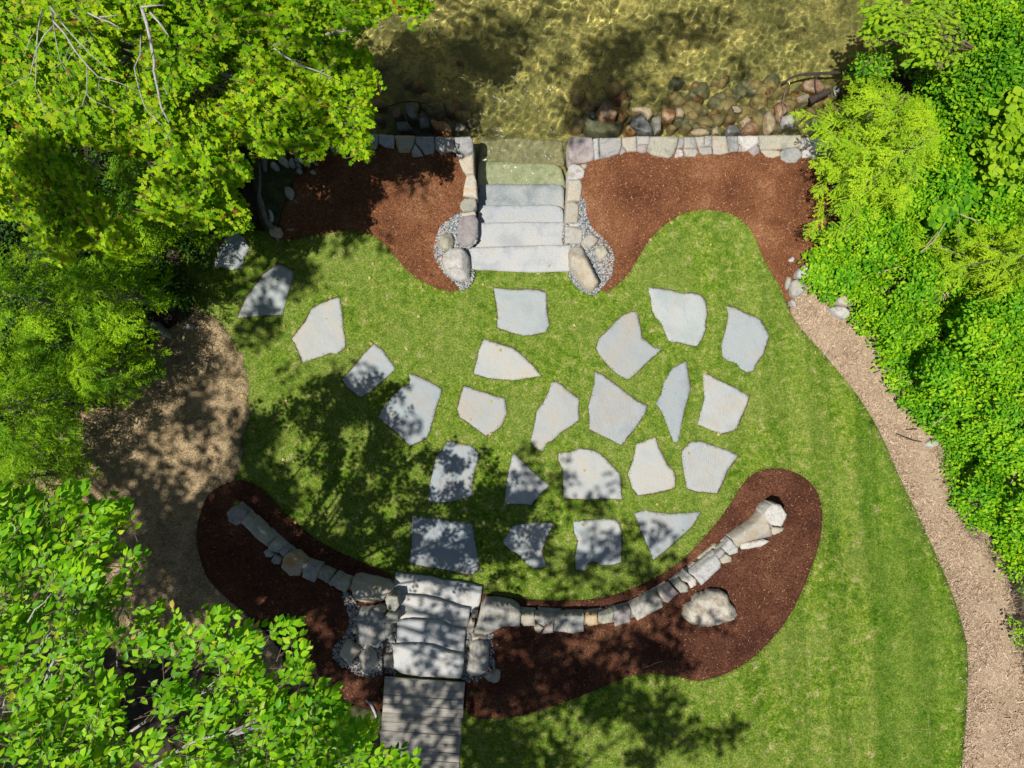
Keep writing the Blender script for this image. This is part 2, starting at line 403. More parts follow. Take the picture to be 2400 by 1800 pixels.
M['mossy'] = ground_mat('mossy_ground', (.05, .06, .03), (.10, .11, .04), (.16, .14, .08), sc=5)
M['chippath'] = ground_mat('chip_path', (.36, .26, .165), (.46, .34, .225), (.54, .41, .28), sc=3, fsc=45)
M['gravelbed'] = ground_mat('gravel_bed', (.10, .10, .09), (.17, .17, .16), (.24, .24, .22), sc=20)
M['pebble'] = island_mat('pebble', [(0, (.13, .16, .18)), (.3, (.25, .28, .29)), (.6, (.35, .37, .37)), (.88, (.47, .45, .41)), (1, (.44, .34, .24))], rough=.8)
M['mulchchip'] = island_mat('mulch_chip', [(0, (.04, .016, .010)), (.40, (.13, .05, .024)), (.78, (.28, .12, .055)), (.93, (.42, .21, .10)), (1, (.66, .40, .20))], rough=.9, spec=.1)
M['darkchip'] = island_mat('dark_mulch_chip', [(0, (.025, .012, .009)), (.5, (.075, .030, .018)), (.85, (.16, .068, .034)), (.95, (.30, .14, .07)), (1, (.60, .34, .17))], rough=.9, spec=.1)  # chips in the same darkened tone as the lower beds
M['pathchip'] = island_mat('path_chip', [(0, (.20, .14, .085)), (.4, (.43, .305, .20)), (.85, (.58, .43, .30)), (1, (.70, .55, .42))], rough=.9, spec=.1)
M['strawblade'] = island_mat('straw_blade', [(0, (.06, .075, .03)), (.3, (.20, .17, .09)), (.65, (.54, .39, .23)), (1, (.74, .55, .34))], rough=.9, spec=.1)
# ================================================================== OUTLINES
LAND = np.array([(-80, -80), (80, -80), (80, 16), (16, 9.5), (8.67, 7.3), (7.0, 5.73), (6.07, 4.93), (5.33, 4.33), (4.67, 3.86),
                 (.93, 3.86), (.93, 2.14), (-.65, 2.14), (-.65, 3.86), (-4.1, 3.86), (-4.6, 3.95), (-5.5, 4.2), (-9, 4.7), (-16, 5.5), (-80, 8)], float)
MULCH_NW = F([(690, 312), (1012, 312), (1012, 470), (985, 480), (975, 600), (1000, 615), (985, 632), (950, 625), (910, 608), (880, 585), (850, 550), (830, 525),
              (800, 505), (760, 497), (700, 505), (650, 515), (605, 523), (600, 495), (612, 455), (625, 420), (640, 385), (672, 345)])
MULCH_NE = F([(1243, 312), (1850, 312), (1850, 480), (1790, 560), (1750, 575), (1722, 600), (1712, 640), (1704, 655), (1690, 630), (1660, 580), (1640, 540), (1625, 500),
              (1605, 478), (1580, 462), (1550, 455), (1510, 453), (1470, 462), (1430, 490), (1400, 520), (1380, 555), (1360, 590), (1330, 620), (1305, 633),
              (1288, 620), (1270, 560), (1250, 470), (1243, 420)])
MULCH_SW = F([(840, 1535), (800, 1532), (765, 1524), (700, 1470), (640, 1400), (560, 1340), (510, 1312), (455, 1262), (436, 1220), (426, 1180), (424, 1140), (430, 1100), (450, 1062), (490, 1040), (530, 1036), (570, 1055),
              (600, 1090), (640, 1130), (690, 1170), (750, 1200), (810, 1225), (850, 1240), (852, 1300), (850, 1400), (846, 1480)])
MULCH_SE = F([(1000, 1552), (990, 1460), (1010, 1380), (1030, 1300), (1040, 1278), (1100, 1290), (1170, 1297), (1250, 1297), (1310, 1290), (1370, 1270), (1430, 1240), (1480, 1205),
              (1530, 1150), (1570, 1100), (1600, 1050), (1625, 1022), (1662, 1010), (1710, 1015), (1750, 1040), (1772, 1075), (1778, 1130), (1765, 1190), (1740, 1260),
              (1700, 1340), (1650, 1400), (1600, 1440), (1540, 1465), (1505, 1472), (1470, 1462), (1420, 1453), (1370, 1455), (1320, 1475), (1250, 1505), (1180, 1530), (1100, 1552)])
GR_NW = T(600, 450, [(1770, 175), (1690, 220), (1600, 290), (1560, 380), (1535, 480), (1540, 570), (1590, 660), (1640, 720), (1740, 800), (1765, 860), (1830, 835), (1880, 765), (1893, 680), (1850, 660), (1850, 560), (1860, 470), (1925, 430), (1905, 200)])
GR_NE = T(1200, 450, [(575, 30), (610, 45), (635, 110), (645, 230), (700, 330), (790, 390), (840, 460), (888, 540), (872, 640), (870, 710), (815, 790), (760, 840), (740, 882), (690, 892), (610, 865), (545, 810), (500, 750), (488, 690), (515, 620), (500, 440), (430, 440), (445, 280), (560, 260)])
GR_SW = T(600, 1350, [(745, 150), (800, 120), (850, 200), (900, 280), (1000, 290), (1110, 330), (1200, 400), (1218, 500), (1190, 600), (1180, 780), (1235, 850), (1140, 858), (1060, 830), (1040, 860), (900, 866), (800, 795), (700, 762), (662, 680), (680, 595), (755, 530), (805, 440), (812, 340), (765, 235)])
GR_SE = T(600, 1350, [(1820, 490), (1900, 480), (2060, 485), (2035, 560), (2062, 640), (2062, 830), (1990, 855), (1920, 905), (1800, 925), (1775, 870), (1792, 690), (1805, 560)])
LAWN_A = F([(380, 495), (395, 600), (430, 672), (480, 700), (515, 755), (535, 820), (537, 900), (522, 970), (508, 1030), (480, 1100), (520, 1200), (700, 1420), (900, 1560),
            (975, 1700), (980, 2300), (2120, 2300), (2075, 1690), (2083, 1600), (2090, 1500), (2092, 1400), (2070, 1310), (2030, 1210), (1980, 1100), (1940, 1020), (1905, 935),
            (1855, 850), (1780, 760), (1712, 685), (1692, 640), (1700, 560), (1640, 425), (1300, 425), (1262, 600), (1232, 584), (1016, 584), (1000, 600), (960, 470), (700, 440), (600, 500)])
STRAW = F([(432, 668), (482, 700), (517, 755), (537, 820), (539, 900), (524, 970), (512, 1032), (460, 1062), (436, 1130), (440, 1215), (465, 1265), (520, 1318), (590, 1385), (620, 1440), (560, 1470),
           (420, 1440), (300, 1400), (-200, 1380), (-300, 1100), (100, 950), (180, 880), (280, 800), (350, 720)])
PATH = F([(1708, 655), (1712, 690), (1780, 765), (1855, 855), (1905, 940), (1940, 1025), (1980, 1105), (2030, 1215), (2070, 1315), (2092, 1405), (2090, 1500), (2083, 1600), (2075, 1690), (2120, 2300),
          (2300, 2300), (2262, 1660), (2215, 1460), (2190, 1330), (2170, 1210), (2130, 1130), (2120, 1050), (2080, 960), (2030, 900), (1990, 820), (1930, 760), (1880, 700), (1820, 660), (1780, 600), (1735, 590)])

# ================================================================== TERRAIN
def outline(px, dz=0.0, n=2, s=.06): return resample(chaikin(px2w(px, dz), n), s)
LB = resample(LAND, 3.0)
extra = np.random.default_rng(1).uniform((-11, -9), (11, 9), (9000, 2))
V2, Fa = tri_fill(LB, 3.0, extra)
z = G(V2[:, 0], V2[:, 1], .3) - .05 - .03 * fbm(V2, .5, 3)
# the ground drops away under the lawn and beds so that nothing pokes through
V, Fs = skirt(V2, Fa, z, -1.6)
setp(mesh('ground', V, Fs, M['soil'], origin=(0, 0, 0)), kind='structure')
setp(sheet('lawn', resample(px2w(LAWN_A), .12), .12, lambda x, y: G(x, y, .2) + .004, M['lawn']), kind='structure')
def mound(x, y, B, up=.03, amp=.02):
    P = np.column_stack([x, y]); d = dist_poly(B, P)
    return G(x, y, .05) + .012 + up * smooth(d / .15) + amp * (fbm(P, .35, 9) - .4) * smooth(d / .2)
beds = {}
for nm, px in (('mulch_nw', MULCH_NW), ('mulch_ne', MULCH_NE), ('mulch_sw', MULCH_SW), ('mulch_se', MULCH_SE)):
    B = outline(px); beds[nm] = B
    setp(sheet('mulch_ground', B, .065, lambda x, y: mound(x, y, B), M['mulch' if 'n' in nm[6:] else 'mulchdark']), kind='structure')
B = outline(STRAW, s=.04); beds['straw'] = B; cB = B.mean(0); nB = (B - cB) / np.linalg.norm(B - cB, axis=1)[:, None]; B = B + nB * (.22 * (fbm(B, .22, 3, 4) - .55))[:, None]
setp(sheet('bare_ground', B, .1, lambda x, y: G(x, y) + .006 + .015 * fbm(np.column_stack([x, y]), .3, 5), M['straw']), kind='structure')
B = outline(PATH); beds['path'] = B
setp(sheet('chip_path', B, .08, lambda x, y: G(x, y) + .008 + .035 * fbm(np.column_stack([x, y]), .35, 6) * smooth(dist_poly(B, np.column_stack([x, y])) / .2), M['chippath']), kind='structure')
MOSS = F([(545, 300), (640, 310), (700, 318), (668, 350), (638, 385), (622, 420), (610, 455), (598, 495), (603, 525), (570, 500), (552, 440), (545, 380)])
B = outline(MOSS); beds['moss'] = B
setp(sheet('mossy_ground', B, .08, lambda x, y: G(x, y) - .01 + .04 * fbm(np.column_stack([x, y]), .3, 8), M['mossy']), kind='structure')
MOSS2 = F([(750, 1520), (800, 1530), (838, 1532), (825, 1640), (820, 1760), (700, 1760), (680, 1600)])
B = outline(MOSS2)
setp(sheet('mossy_ground', B, .08, lambda x, y: G(x, y) + .012 + .03 * fbm(np.column_stack([x, y]), .3, 8), M['mossy']), kind='structure')
for nm, px in (('g_nw', GR_NW), ('g_ne', GR_NE), ('g_sw', GR_SW), ('g_se', GR_SE)):
    B = outline(px, .03); beds[nm] = B
    setp(sheet('gravel_ground', B, .06, lambda x, y: G(x, y, .05) + .035 + .01 * fbm(np.column_stack([x, y]), .2, 4), M['gravelbed']), kind='structure')

# ================================================================== LAKE
WATER_Z = -0.43
def bedz(x, y):
    P = np.column_stack([x, y]); out = np.maximum(y - 3.85, 0)
    return -.74 - .05 * np.minimum(out, 20) - .10 * smooth(out / .8) + .24 * (fbm(P, .9, 31, 4) - .5) + .05 * (fbm(P, .22, 32) - .5)
B = resample(np.array([(-80, 1.9), (80, 1.9), (80, 80), (-80, 80)], float), 4)
ex = np.random.default_rng(2).uniform((-10, 1.9), (10, 10), (16000, 2))
V2, Fa = tri_fill(B, 4, ex)
m, nt, b = newmat('lake_bed'); v = mapped(nt)
n1 = noise(nt, v, 1.3, 5, .6, .6); n2 = noise(nt, v, 6, 5, .65, 1.4); f = noise(nt, v, 45, 4, .75)
c = ramp(nt, n1, [(.36, (.20, .195, .085)), (.50, (.44, .40, .175)), (.64, (.66, .56, .25))])
c = mixc(nt, ramp(nt, n2, [(.47, W3(0)), (.57, W3(.7))]), c, (.16, .165, .075))
c = mixc(nt, 1.0, c, ramp(nt, f, [(.3, W3(.6)), (.7, W3(1.3))]), 'MULTIPLY')
nt.links.new(c, b.inputs['Base Color']); b.inputs['Roughness'].default_value = .95; bump(nt, b, f, .8, .03)
lake_bed = setp(mesh('lake_bed', np.column_stack([V2, bedz(V2[:, 0], V2[:, 1])]), [Fa], m, origin=(0, 0, 0), smooth_sh=True), kind='structure')
# water surface: a fine rippled grid in view, a coarse one beyond
gx = np.arange(-5.6, 7.41, .022); gy = np.arange(2.0, 7.01, .022); GX0, GX1, GY1 = gx[0], gx[-1], gy[-1]
X, Y = np.meshgrid(gx, gy)
rw = np.random.default_rng(12); Z = np.zeros_like(X)
for i in range(44):
    lam = math.exp(rw.uniform(math.log(.095), math.log(.7))); a = rw.uniform(0, 6.283)
    k = 2 * math.pi / lam; Z += .00036 * (lam / .15) ** 1.15 * np.sin(k * (X * math.cos(a) + Y * math.sin(a)) + rw.uniform(0, 6.28))
amp_ = -.15 + 2.1 * fbm(np.column_stack([X.ravel(), Y.ravel()]), 1.1, 5, 3).reshape(X.shape)
warp = (fbm(np.column_stack([X.ravel(), Y.ravel()]), .34, 8, 5).reshape(X.shape) - .5) * .042
amp_ = np.clip(amp_, .25, 1.7); Z = Z * amp_ + warp * (.5 + .5 * amp_)
ny, nx = X.shape; idx = np.arange(nx * ny).reshape(ny, nx)
Fq = np.stack([idx[:-1, :-1], idx[:-1, 1:], idx[1:, 1:], idx[1:, :-1]], -1).reshape(-1, 4)
Vw = np.column_stack([X.ravel(), Y.ravel(), WATER_Z + Z.ravel()])
far = np.array([(-80, GY1), (GX0, GY1), (GX1, GY1), (80, GY1), (80, 80), (-80, 80), (-80, 2), (GX0, 2), (GX1, 2), (80, 2)], float)
n0 = len(Vw); Vw = np.vstack([Vw, np.column_stack([far, np.full(len(far), WATER_Z)])])
Ff = np.array([(0, 3, 4, 5), (6, 7, 1, 0), (8, 9, 3, 2)]) + n0
m, nt, b = newmat('lake_water'); out = nt.nodes['Material Output']
v = mapped(nt)
n1 = noise(nt, v, 9, 4, .6, .6); bp = node(nt, 'ShaderNodeBump'); bp.inputs['Strength'].default_value = 1.0; bp.inputs['Distance'].default_value = .022
nt.links.new(n1, bp.inputs['Height'])
gl = node(nt, 'ShaderNodeBsdfGlossy'); gl.inputs['Roughness'].default_value = .09; nt.links.new(bp.outputs[0], gl.inputs['Normal'])
WATER_MODE = 'REFR'
if WATER_MODE == 'REFR':
    tp = node(nt, 'ShaderNodeBsdfRefraction'); tp.inputs['IOR'].default_value = 1.33; tp.inputs['Roughness'].default_value = 0.0
else:
    tp = node(nt, 'ShaderNodeBsdfTransparent')
tp.inputs['Color'].default_value = (.96, .965, .76, 1)
fr = node(nt, 'ShaderNodeFresnel'); fr.inputs['IOR'].default_value = 1.33; nt.links.new(bp.outputs[0], fr.inputs['Normal'])
mx = node(nt, 'ShaderNodeMixShader'); nt.links.new(fr.outputs[0], mx.inputs[0]); nt.links.new(tp.outputs[0], mx.inputs[1]); nt.links.new(gl.outputs[0], mx.inputs[2])
nt.links.new(mx.outputs[0], out.inputs['Surface'])
water = setp(mesh('water', Vw, [Fq, Ff], m, origin=(0, 0, 0), smooth_sh=True), kind='structure')
if WATER_MODE == 'REFR':
    sd.cycles.is_caustics_light = True; water.cycles.is_caustics_caster = True; lake_bed.cycles.is_caustics_receiver = True
RECEIVE = WATER_MODE == 'REFR'

# ================================================================== STONES
def stone(name, px, ztop, thick, mat, parent=None, r=.03, amp=.008, planes=None, seed=0, jit=.006, sp=None, dome=0., tilt=None, n=0, grow=0.0, taper=0.0):
    rs = np.random.default_rng(seed + 11)
    B = unproj(px, ztop)
    if n: B = chaikin(B, n)
    size = math.sqrt(np.ptp(B[:, 0]) * np.ptp(B[:, 1])); sp = sp or max(.022, size / 14)
    B = resample(B, sp * .8); c = B.mean(0)
    nv = B - c; nv /= (np.linalg.norm(nv, axis=1)[:, None] + 1e-9)
    B = B + nv * ((fbm(B, .09, seed) - .5) * 2 * jit + rs.normal(0, jit * .25, len(B)))[:, None]
    V2, Fa = tri_fill(B, sp)
    d = dist_poly(B, V2); t = np.clip(d / r, 0, 1)
    z = ztop - r * .7 * (1 - np.sqrt(1 - (1 - t) ** 2)) + amp * 2 * (fbm(V2, .16, seed + 3, 4) - .5) * np.minimum(1, t + .3) + dome * (smooth(d / max(d.max(), 1e-6)) - 1)
    if planes:
        for (ax, ay, off) in planes:       # plane slopes (per metre) through centre + off
            z = np.minimum(z, ztop + off + ax * (V2[:, 0] - c[0]) + ay * (V2[:, 1] - c[1]) + amp * 2 * (fbm(V2, .12, seed + 5) - .5))
    if tilt: z = z + tilt[0] * (V2[:, 0] - c[0]) + tilt[1] * (V2[:, 1] - c[1])
    V, Fs = skirt(V2, Fa, z, ztop - thick)
    if taper:
        low = np.arange(len(V2), len(V)); V[low, :2] = c + (V[low, :2] - c) * (1 + taper)
    o = mesh(name, V, Fs, mat, parent)
    if RECEIVE and ztop < -.2: o.cycles.is_caustics_receiver = True
    return o

# ---- stepping stones
SS = [
 ('flag', T(0,450,[(1985,340),(2045,335),(2105,395),(2155,480),(2115,560),(2090,662),(2000,670),(1915,650),(1830,640),(1860,580),(1905,470),(1950,380)]), 'blunt bell-shaped flagstone lying deep in tree shade, first of the row at upper left'),
 ('flag', T(600,450,[(195,620),(240,640),(327,690),(325,720),(300,800),(270,900),(240,1000),(230,1060),(0,1070),(-157,1090),(-140,1030),(-80,900),(0,800),(60,710),(130,660)]), 'leaf-shaded quarter-round flagstone, second from the upper left tree line'),
 ('flagtan', T(600,450,[(720,905),(735,1000),(750,1100),(755,1200),(772,1260),(770,1340),(700,1400),(640,1390),(560,1425),(470,1450),(405,1472),(375,1400),(340,1310),(308,1270),(370,1190),(430,1110),(465,1040),(480,1010),(560,965),(640,930)]), 'big sunlit flagstone with a diagonal rusty vein, third of the upper left row'),
 ('flag', T(600,450,[(1020,1312),(1050,1340),(1100,1370),(1130,1420),(1170,1470),(1205,1530),(1130,1600),(1060,1660),(970,1730),(910,1775),(870,1745),(790,1690),(738,1620),(800,1560),(870,1480),(930,1400)]), 'small diamond-set square flagstone, fourth of the upper left row'),
 ('flag', T(600,900,[(1322,-89),(1400,-65),(1500,-20),(1530,0),(1605,45),(1600,90),(1570,160),(1550,230),(1530,300),(1505,400),(1470,470),(1420,495),(1325,533),(1270,470),(1200,410),(1130,350),(1055,280),(1110,180),(1190,100),(1265,20),(1328,5)]), 'kite-shaped flagstone half covered by dappled shadow, fifth of the upper left row'),
 ('flagtan', T(600,900,[(1795,15),(1850,30),(1920,60),(1990,75),(2060,105),(2150,125),(2165,250),(2125,360),(2060,410),(1990,445),(1900,385),(1830,330),(1765,290),(1740,215),(1760,130)]), 'sunlit shield-shaped flagstone with a tan tint below the curved triangular one'),
 ('flag', T(600,900,[(1650,500),(1700,495),(1770,520),(1850,530),(1915,580),(1922,650),(1885,760),(1870,860),(1865,965),(1790,990),(1690,1015),(1590,1027),(1490,1018),(1500,880),(1530,740),(1560,620),(1610,570)]), 'tall round-shouldered flagstone with a leaf shadow in its middle'),
 ('flag', T(600,900,[(1348,1135),(1400,1150),(1500,1160),(1590,1165),(1680,1188),(1760,1185),(1800,1203),(1872,1205),(1885,1330),(1910,1450),(1932,1590),(1870,1643),(1770,1635),(1660,1610),(1570,1590),(1490,1585),(1400,1565),(1320,1550),(1345,1400),(1345,1250)]), 'large rectangular dappled flagstone right above the lower granite steps'),
 ('flag', T(1200,450,[(-162,825),(-80,835),(0,845),(130,840),(230,845),(297,870),(300,1000),(315,1110),(327,1150),(290,1210),(180,1235),(100,1240),(0,1215),(-60,1195),(-130,1170),(-125,1080),(-135,960)]), 'squarish sunlit flagstone in the grass nearest the foot of the lakeside steps'),
 ('flagtan', T(1200,450,[(-240,1270),(-180,1290),(-100,1315),(0,1345),(60,1385),(120,1440),(190,1510),(255,1590),(150,1605),(0,1630),(-60,1620),(-200,1610),(-330,1570),(-325,1530),(-300,1450),(-290,1380)]), 'curved triangular flagstone, second one below the lakeside steps'),
 ('flagtan', T(1200,900,[(340,-12),(380,-20),(430,10),(500,70),(580,130),(575,200),(580,310),(500,370),(420,420),(350,490),(295,515),(270,580),(235,575),(190,540),(162,490),(185,400),(215,235),(270,160),(320,60)]), 'slender sunlit flagstone tapering to a foot at the bottom, left of the biggest one'),
 ('flagdark', T(1200,900,[(715,-110),(770,-85),(880,-10),(950,45),(1010,95),(1080,145),(1170,185),(1150,250),(1100,330),(1050,400),(1000,460),(945,530),(870,490),(790,450),(665,390),(670,290),(660,190),(690,90),(712,-10)]), 'biggest arrow-shaped sunlit flagstone near the middle of the lawn'),
 ('flag', T(1200,900,[(1505,-199),(1515,-130),(1535,-20),(1545,30),(1520,130),(1490,230),(1465,350),(1450,440),(1440,495),(1400,510),(1370,440),(1340,350),(1300,250),(1245,165),(1290,90),(1305,20),(1310,-9),(1370,-109),(1390,-139),(1450,-169)]), 'narrow blade-shaped flagstone pointed at both ends'),
 ('flagdark', T(1200,900,[(1650,-95),(1700,-85),(1760,-45),(1860,0),(1950,45),(2050,105),(2020,200),(1980,290),(1940,385),(1880,410),(1800,430),(1740,405),(1670,375),(1605,350),(1630,250),(1650,180),(1665,100),(1655,0)]), 'sunlit flagstone with dark smoky veins, right of the narrow blade-shaped one'),
 ('flagtan', T(1200,450,[(1080,1030),(1090,1080),(1110,1170),(1125,1260),(1180,1300),(1220,1340),(1295,1355),(1250,1400),(1180,1460),(1100,1540),(1045,1590),(1005,1622),(940,1590),(860,1530),(770,1430),(725,1350),(750,1270),(800,1220),(870,1150),(950,1070),(1010,1040)]), 'sunlit flagstone with a spur to the right and a rounded upper left side'),
 ('flag', T(1200,450,[(1175,825),(1280,835),(1370,850),(1480,880),(1560,872),(1640,895),(1670,940),(1680,1000),(1690,1060),(1672,1110),(1675,1180),(1640,1270),(1600,1330),(1540,1325),(1450,1300),(1355,1290),(1320,1210),(1290,1130),(1240,1080),(1210,1020),(1200,930)]), 'large sunlit flagstone with a sharp upper left corner, topmost at right'),
 ('flag', T(1200,450,[(1855,985),(1930,1000),(2000,1040),(2080,1070),(2140,1100),(2180,1160),(2222,1240),(2200,1320),(2170,1400),(2110,1480),(2090,1540),(2030,1562),(1980,1530),(1940,1480),(1860,1455),(1820,1420),(1812,1330),(1830,1250),(1855,1160),(1870,1050)]), 'many-sided sunlit flagstone farthest right of all'),
 ('flag', T(1200,900,[(20,598),(70,650),(120,700),(180,760),(250,820),(325,870),(250,950),(165,1043),(0,1037),(-67,1040),(-55,930),(-35,780),(0,640)]), 'small dappled triangular flagstone pointing up, in the shade band'),
 ('flagtan', T(1200,900,[(405,595),(500,590),(590,557),(680,568),(750,590),(800,640),(880,720),(938,790),(940,900),(952,995),(800,990),(640,997),(445,990),(440,880),(440,740),(400,660)]), 'pinkish round-topped flagstone with two leaf shadows on its lower half'),
 ('flagtan', T(1200,900,[(1070,515),(1120,505),(1180,480),(1240,458),(1265,540),(1300,610),(1340,690),(1400,760),(1412,800),(1405,895),(1310,925),(1200,950),(1090,962),(1040,900),(1025,850),(1000,780),(1040,680),(1065,590)]), 'bell-shaped sunlit flagstone between the pinkish one and the banded one'),
 ('flagdark', T(1200,900,[(1465,580),(1550,500),(1640,497),(1700,520),(1790,550),(1880,580),(1955,615),(1910,680),(1860,750),(1820,850),(1775,945),(1690,935),(1600,930),(1510,905),(1495,800),(1475,690)]), 'flagstone with fine curved grey banding, nearest the right end of the curved wall'),
 ('flag', T(1200,900,[(1058,1120),(1150,1090),(1250,1110),(1370,1122),(1500,1115),(1630,1103),(1590,1180),(1560,1230),(1480,1300),(1400,1370),(1340,1430),(1225,1520),(1200,1470),(1150,1350),(1100,1230)]), 'downward-pointing triangular flagstone, rightmost of the lowest row'),
 ('flag', T(1200,900,[(530,1190),(640,1180),(760,1170),(880,1168),(930,1210),(945,1280),(945,1400),(945,1540),(890,1560),(780,1565),(740,1540),(690,1535),(645,1560),(635,1612),(550,1605),(545,1500),(570,1360),(540,1290)]), 'dappled square flagstone with a notch bitten out of its lower edge'),
 ('flag', T(1200,900,[(0,1230),(60,1215),(200,1195),(358,1197),(330,1270),(290,1350),(260,1450),(280,1520),(298,1575),(250,1592),(180,1597),(110,1530),(50,1470),(0,1445),(-60,1395),(-82,1360),(-30,1290)]), 'shaded boomerang-shaped flagstone, second from left in the lowest row'),
]
soilp = []
for i, (mk, px, lab) in enumerate(SS):
    o = stone('stepping_stone', px, .018, .06, M[mk], r=.008, amp=.003, jit=.009, seed=i * 7, sp=.04)
    setp(o, lab, 'stepping stone', 'stepping stones set in the lawn')
    B = resample(px2w(px), .05); c = B.mean(0); nv = B - c; nv /= np.linalg.norm(nv, axis=1)[:, None]
    B = B + nv * (.004 + .018 * fbm(B, .08, i))[:, None]
    soilp.append(tri_fill(B, .2))
parts = []
for V2, Fa in soilp: parts.append((np.column_stack([V2, np.full(len(V2), .009)]), Fa))
V, Fa = merge(parts)
setp(mesh('bedding_soil', V, [Fa], M['darksoil'], origin=(0, 0, 0)), kind='structure')

# ---- lakeside steps (six granite slabs, the two lowest under water)
def slab(px, ztop, mat, parent, seed, th=.15):
    return stone('step', px, ztop, th, M[mat], parent, r=.012, amp=.003, jit=.007, seed=seed, sp=.04)
st = setp(empty('stone_steps', (.1, 2.9, -.5)), 'pale granite slab steps going down into the lake between two dry stone walls', 'steps')
slab([(1096, 580), (1180, 577), (1260, 574), (1336, 574), (1339, 600), (1338, 635), (1250, 638), (1180, 635), (1140, 632), (1101, 631), (1098, 600)], .045, 'slab', st, 1)
slab([(1118, 522), (1220, 520), (1322, 521), (1322, 552), (1320, 575), (1336, 582), (1100, 590), (1117, 575)], -.10, 'slab', st, 2)
slab([(1122, 481), (1200, 481), (1290, 479), (1308, 482), (1320, 492), (1321, 530), (1118, 530), (1120, 500)], -.24, 'slab', st, 3)
slab([(1124, 434), (1160, 430), (1220, 432), (1290, 430), (1314, 433), (1322, 444), (1322, 490), (1118, 490), (1121, 460)], -.38, 'slabgrey', st, 4)
slab([(1122, 381), (1160, 379), (1230, 383), (1300, 385), (1316, 396), (1324, 428), (1324, 445), (1118, 445), (1120, 410)], -.54, 'slabwet', st, 5)
slab([(1127, 330), (1200, 326), (1290, 330), (1318, 333), (1322, 392), (1122, 392)], -.665, 'green', st, 6)

# ---- lakeside dry stone walls
def wall(name, label, stones, body, org):
    w = setp(empty(name, org), label, 'wall', 'dry stone walls of the garden')
    for i, (mk, px, zt, th) in enumerate(stones):
        stone('stone', px, zt, th, M[mk], w, r=.018, amp=.008, jit=.006, seed=i * 13 + len(stones))
    return w
t6 = lambda p: T(600, 0, p)
t12 = lambda p: T(1200, 0, p)
a12 = lambda p: T(1200, 450, p)
a6 = lambda p: T(600, 450, p)
WNW = [
 ('grey', t6([(1715,1185),(1850,1178),(1876,1210),(1876,1300),(1822,1335),(1740,1300),(1720,1260)])), ('grey', t6([(1545,1180),(1712,1180),(1690,1290),(1600,1325),(1548,1280)])),
 ('white', t6([(1690,1200),(1715,1255),(1735,1300),(1694,1296)])),
 ('grey', t6([(1385,1180),(1533,1178),(1542,1250),(1537,1320),(1460,1335),(1430,1290),(1380,1232)])), ('white', t6([(1343,1312),(1372,1240),(1420,1300),(1442,1342),(1350,1352)])),
 ('orange', t6([(1200,1168),(1372,1172),(1362,1240),(1330,1318),(1240,1317),(1210,1250)])), ('white', t6([(1064,1160),(1186,1165),(1192,1240),(1185,1278),(1110,1265),(1056,1230)])),
 ('grey', t6([(975,1158),(1055,1160),(1052,1230),(1030,1285),(985,1280)])), ('grey', t6([(828,1162),(968,1160),(976,1270),(830,1262)])), ('tan', t6([(708,1168),(822,1163),(818,1230),(800,1275),(740,1262),(704,1225)])),
 ('white', t6([(610,1163),(702,1165),(698,1240),(670,1320),(640,1282),(615,1220)])), ('grey', t6([(694,1250),(736,1268),(736,1312),(678,1314)])), ('grey', t6([(480,1160),(604,1163),(608,1265),(500,1262)])), ('blue', t6([(370,1160),(474,1160),(492,1262),(380,1265)])),
 ('tan', t6([(1762,1372),(1832,1343),(1877,1332),(1882,1498),(1812,1508),(1772,1440),(1750,1382)])), ('white', t6([(1728,1328),(1812,1340),(1755,1368)])),
 ('tan', t6([(1822,1512),(1885,1502),(1902,1560),(1912,1706),(1790,1690),(1795,1620)])), ('green', a6([(1765,92),(1800,52),(1900,55),(1905,120),(1880,160),(1790,170),(1765,140)])),
 ('tan', a6([(1775,180),(1890,165),(1902,192),(1780,210)])), ('purple', a6([(1762,214),(1890,197),(1918,240),(1920,370),(1870,450),(1780,470),(1742,420),(1742,320)])),
]
wl_ = []
for i, (mk, px) in enumerate(WNW):
    y = np.mean([p[1] for p in px]); wl_.append((mk, px, .07 + .02 * ((i * 37) % 5) / 5 if y < 430 else .07, 1.0 if y < 470 else .5))
wall('stone_wall', 'low dry stone wall along the lake left of the steps, partly under maple leaves', wl_, None, (-2.2, 3.8, -.9))
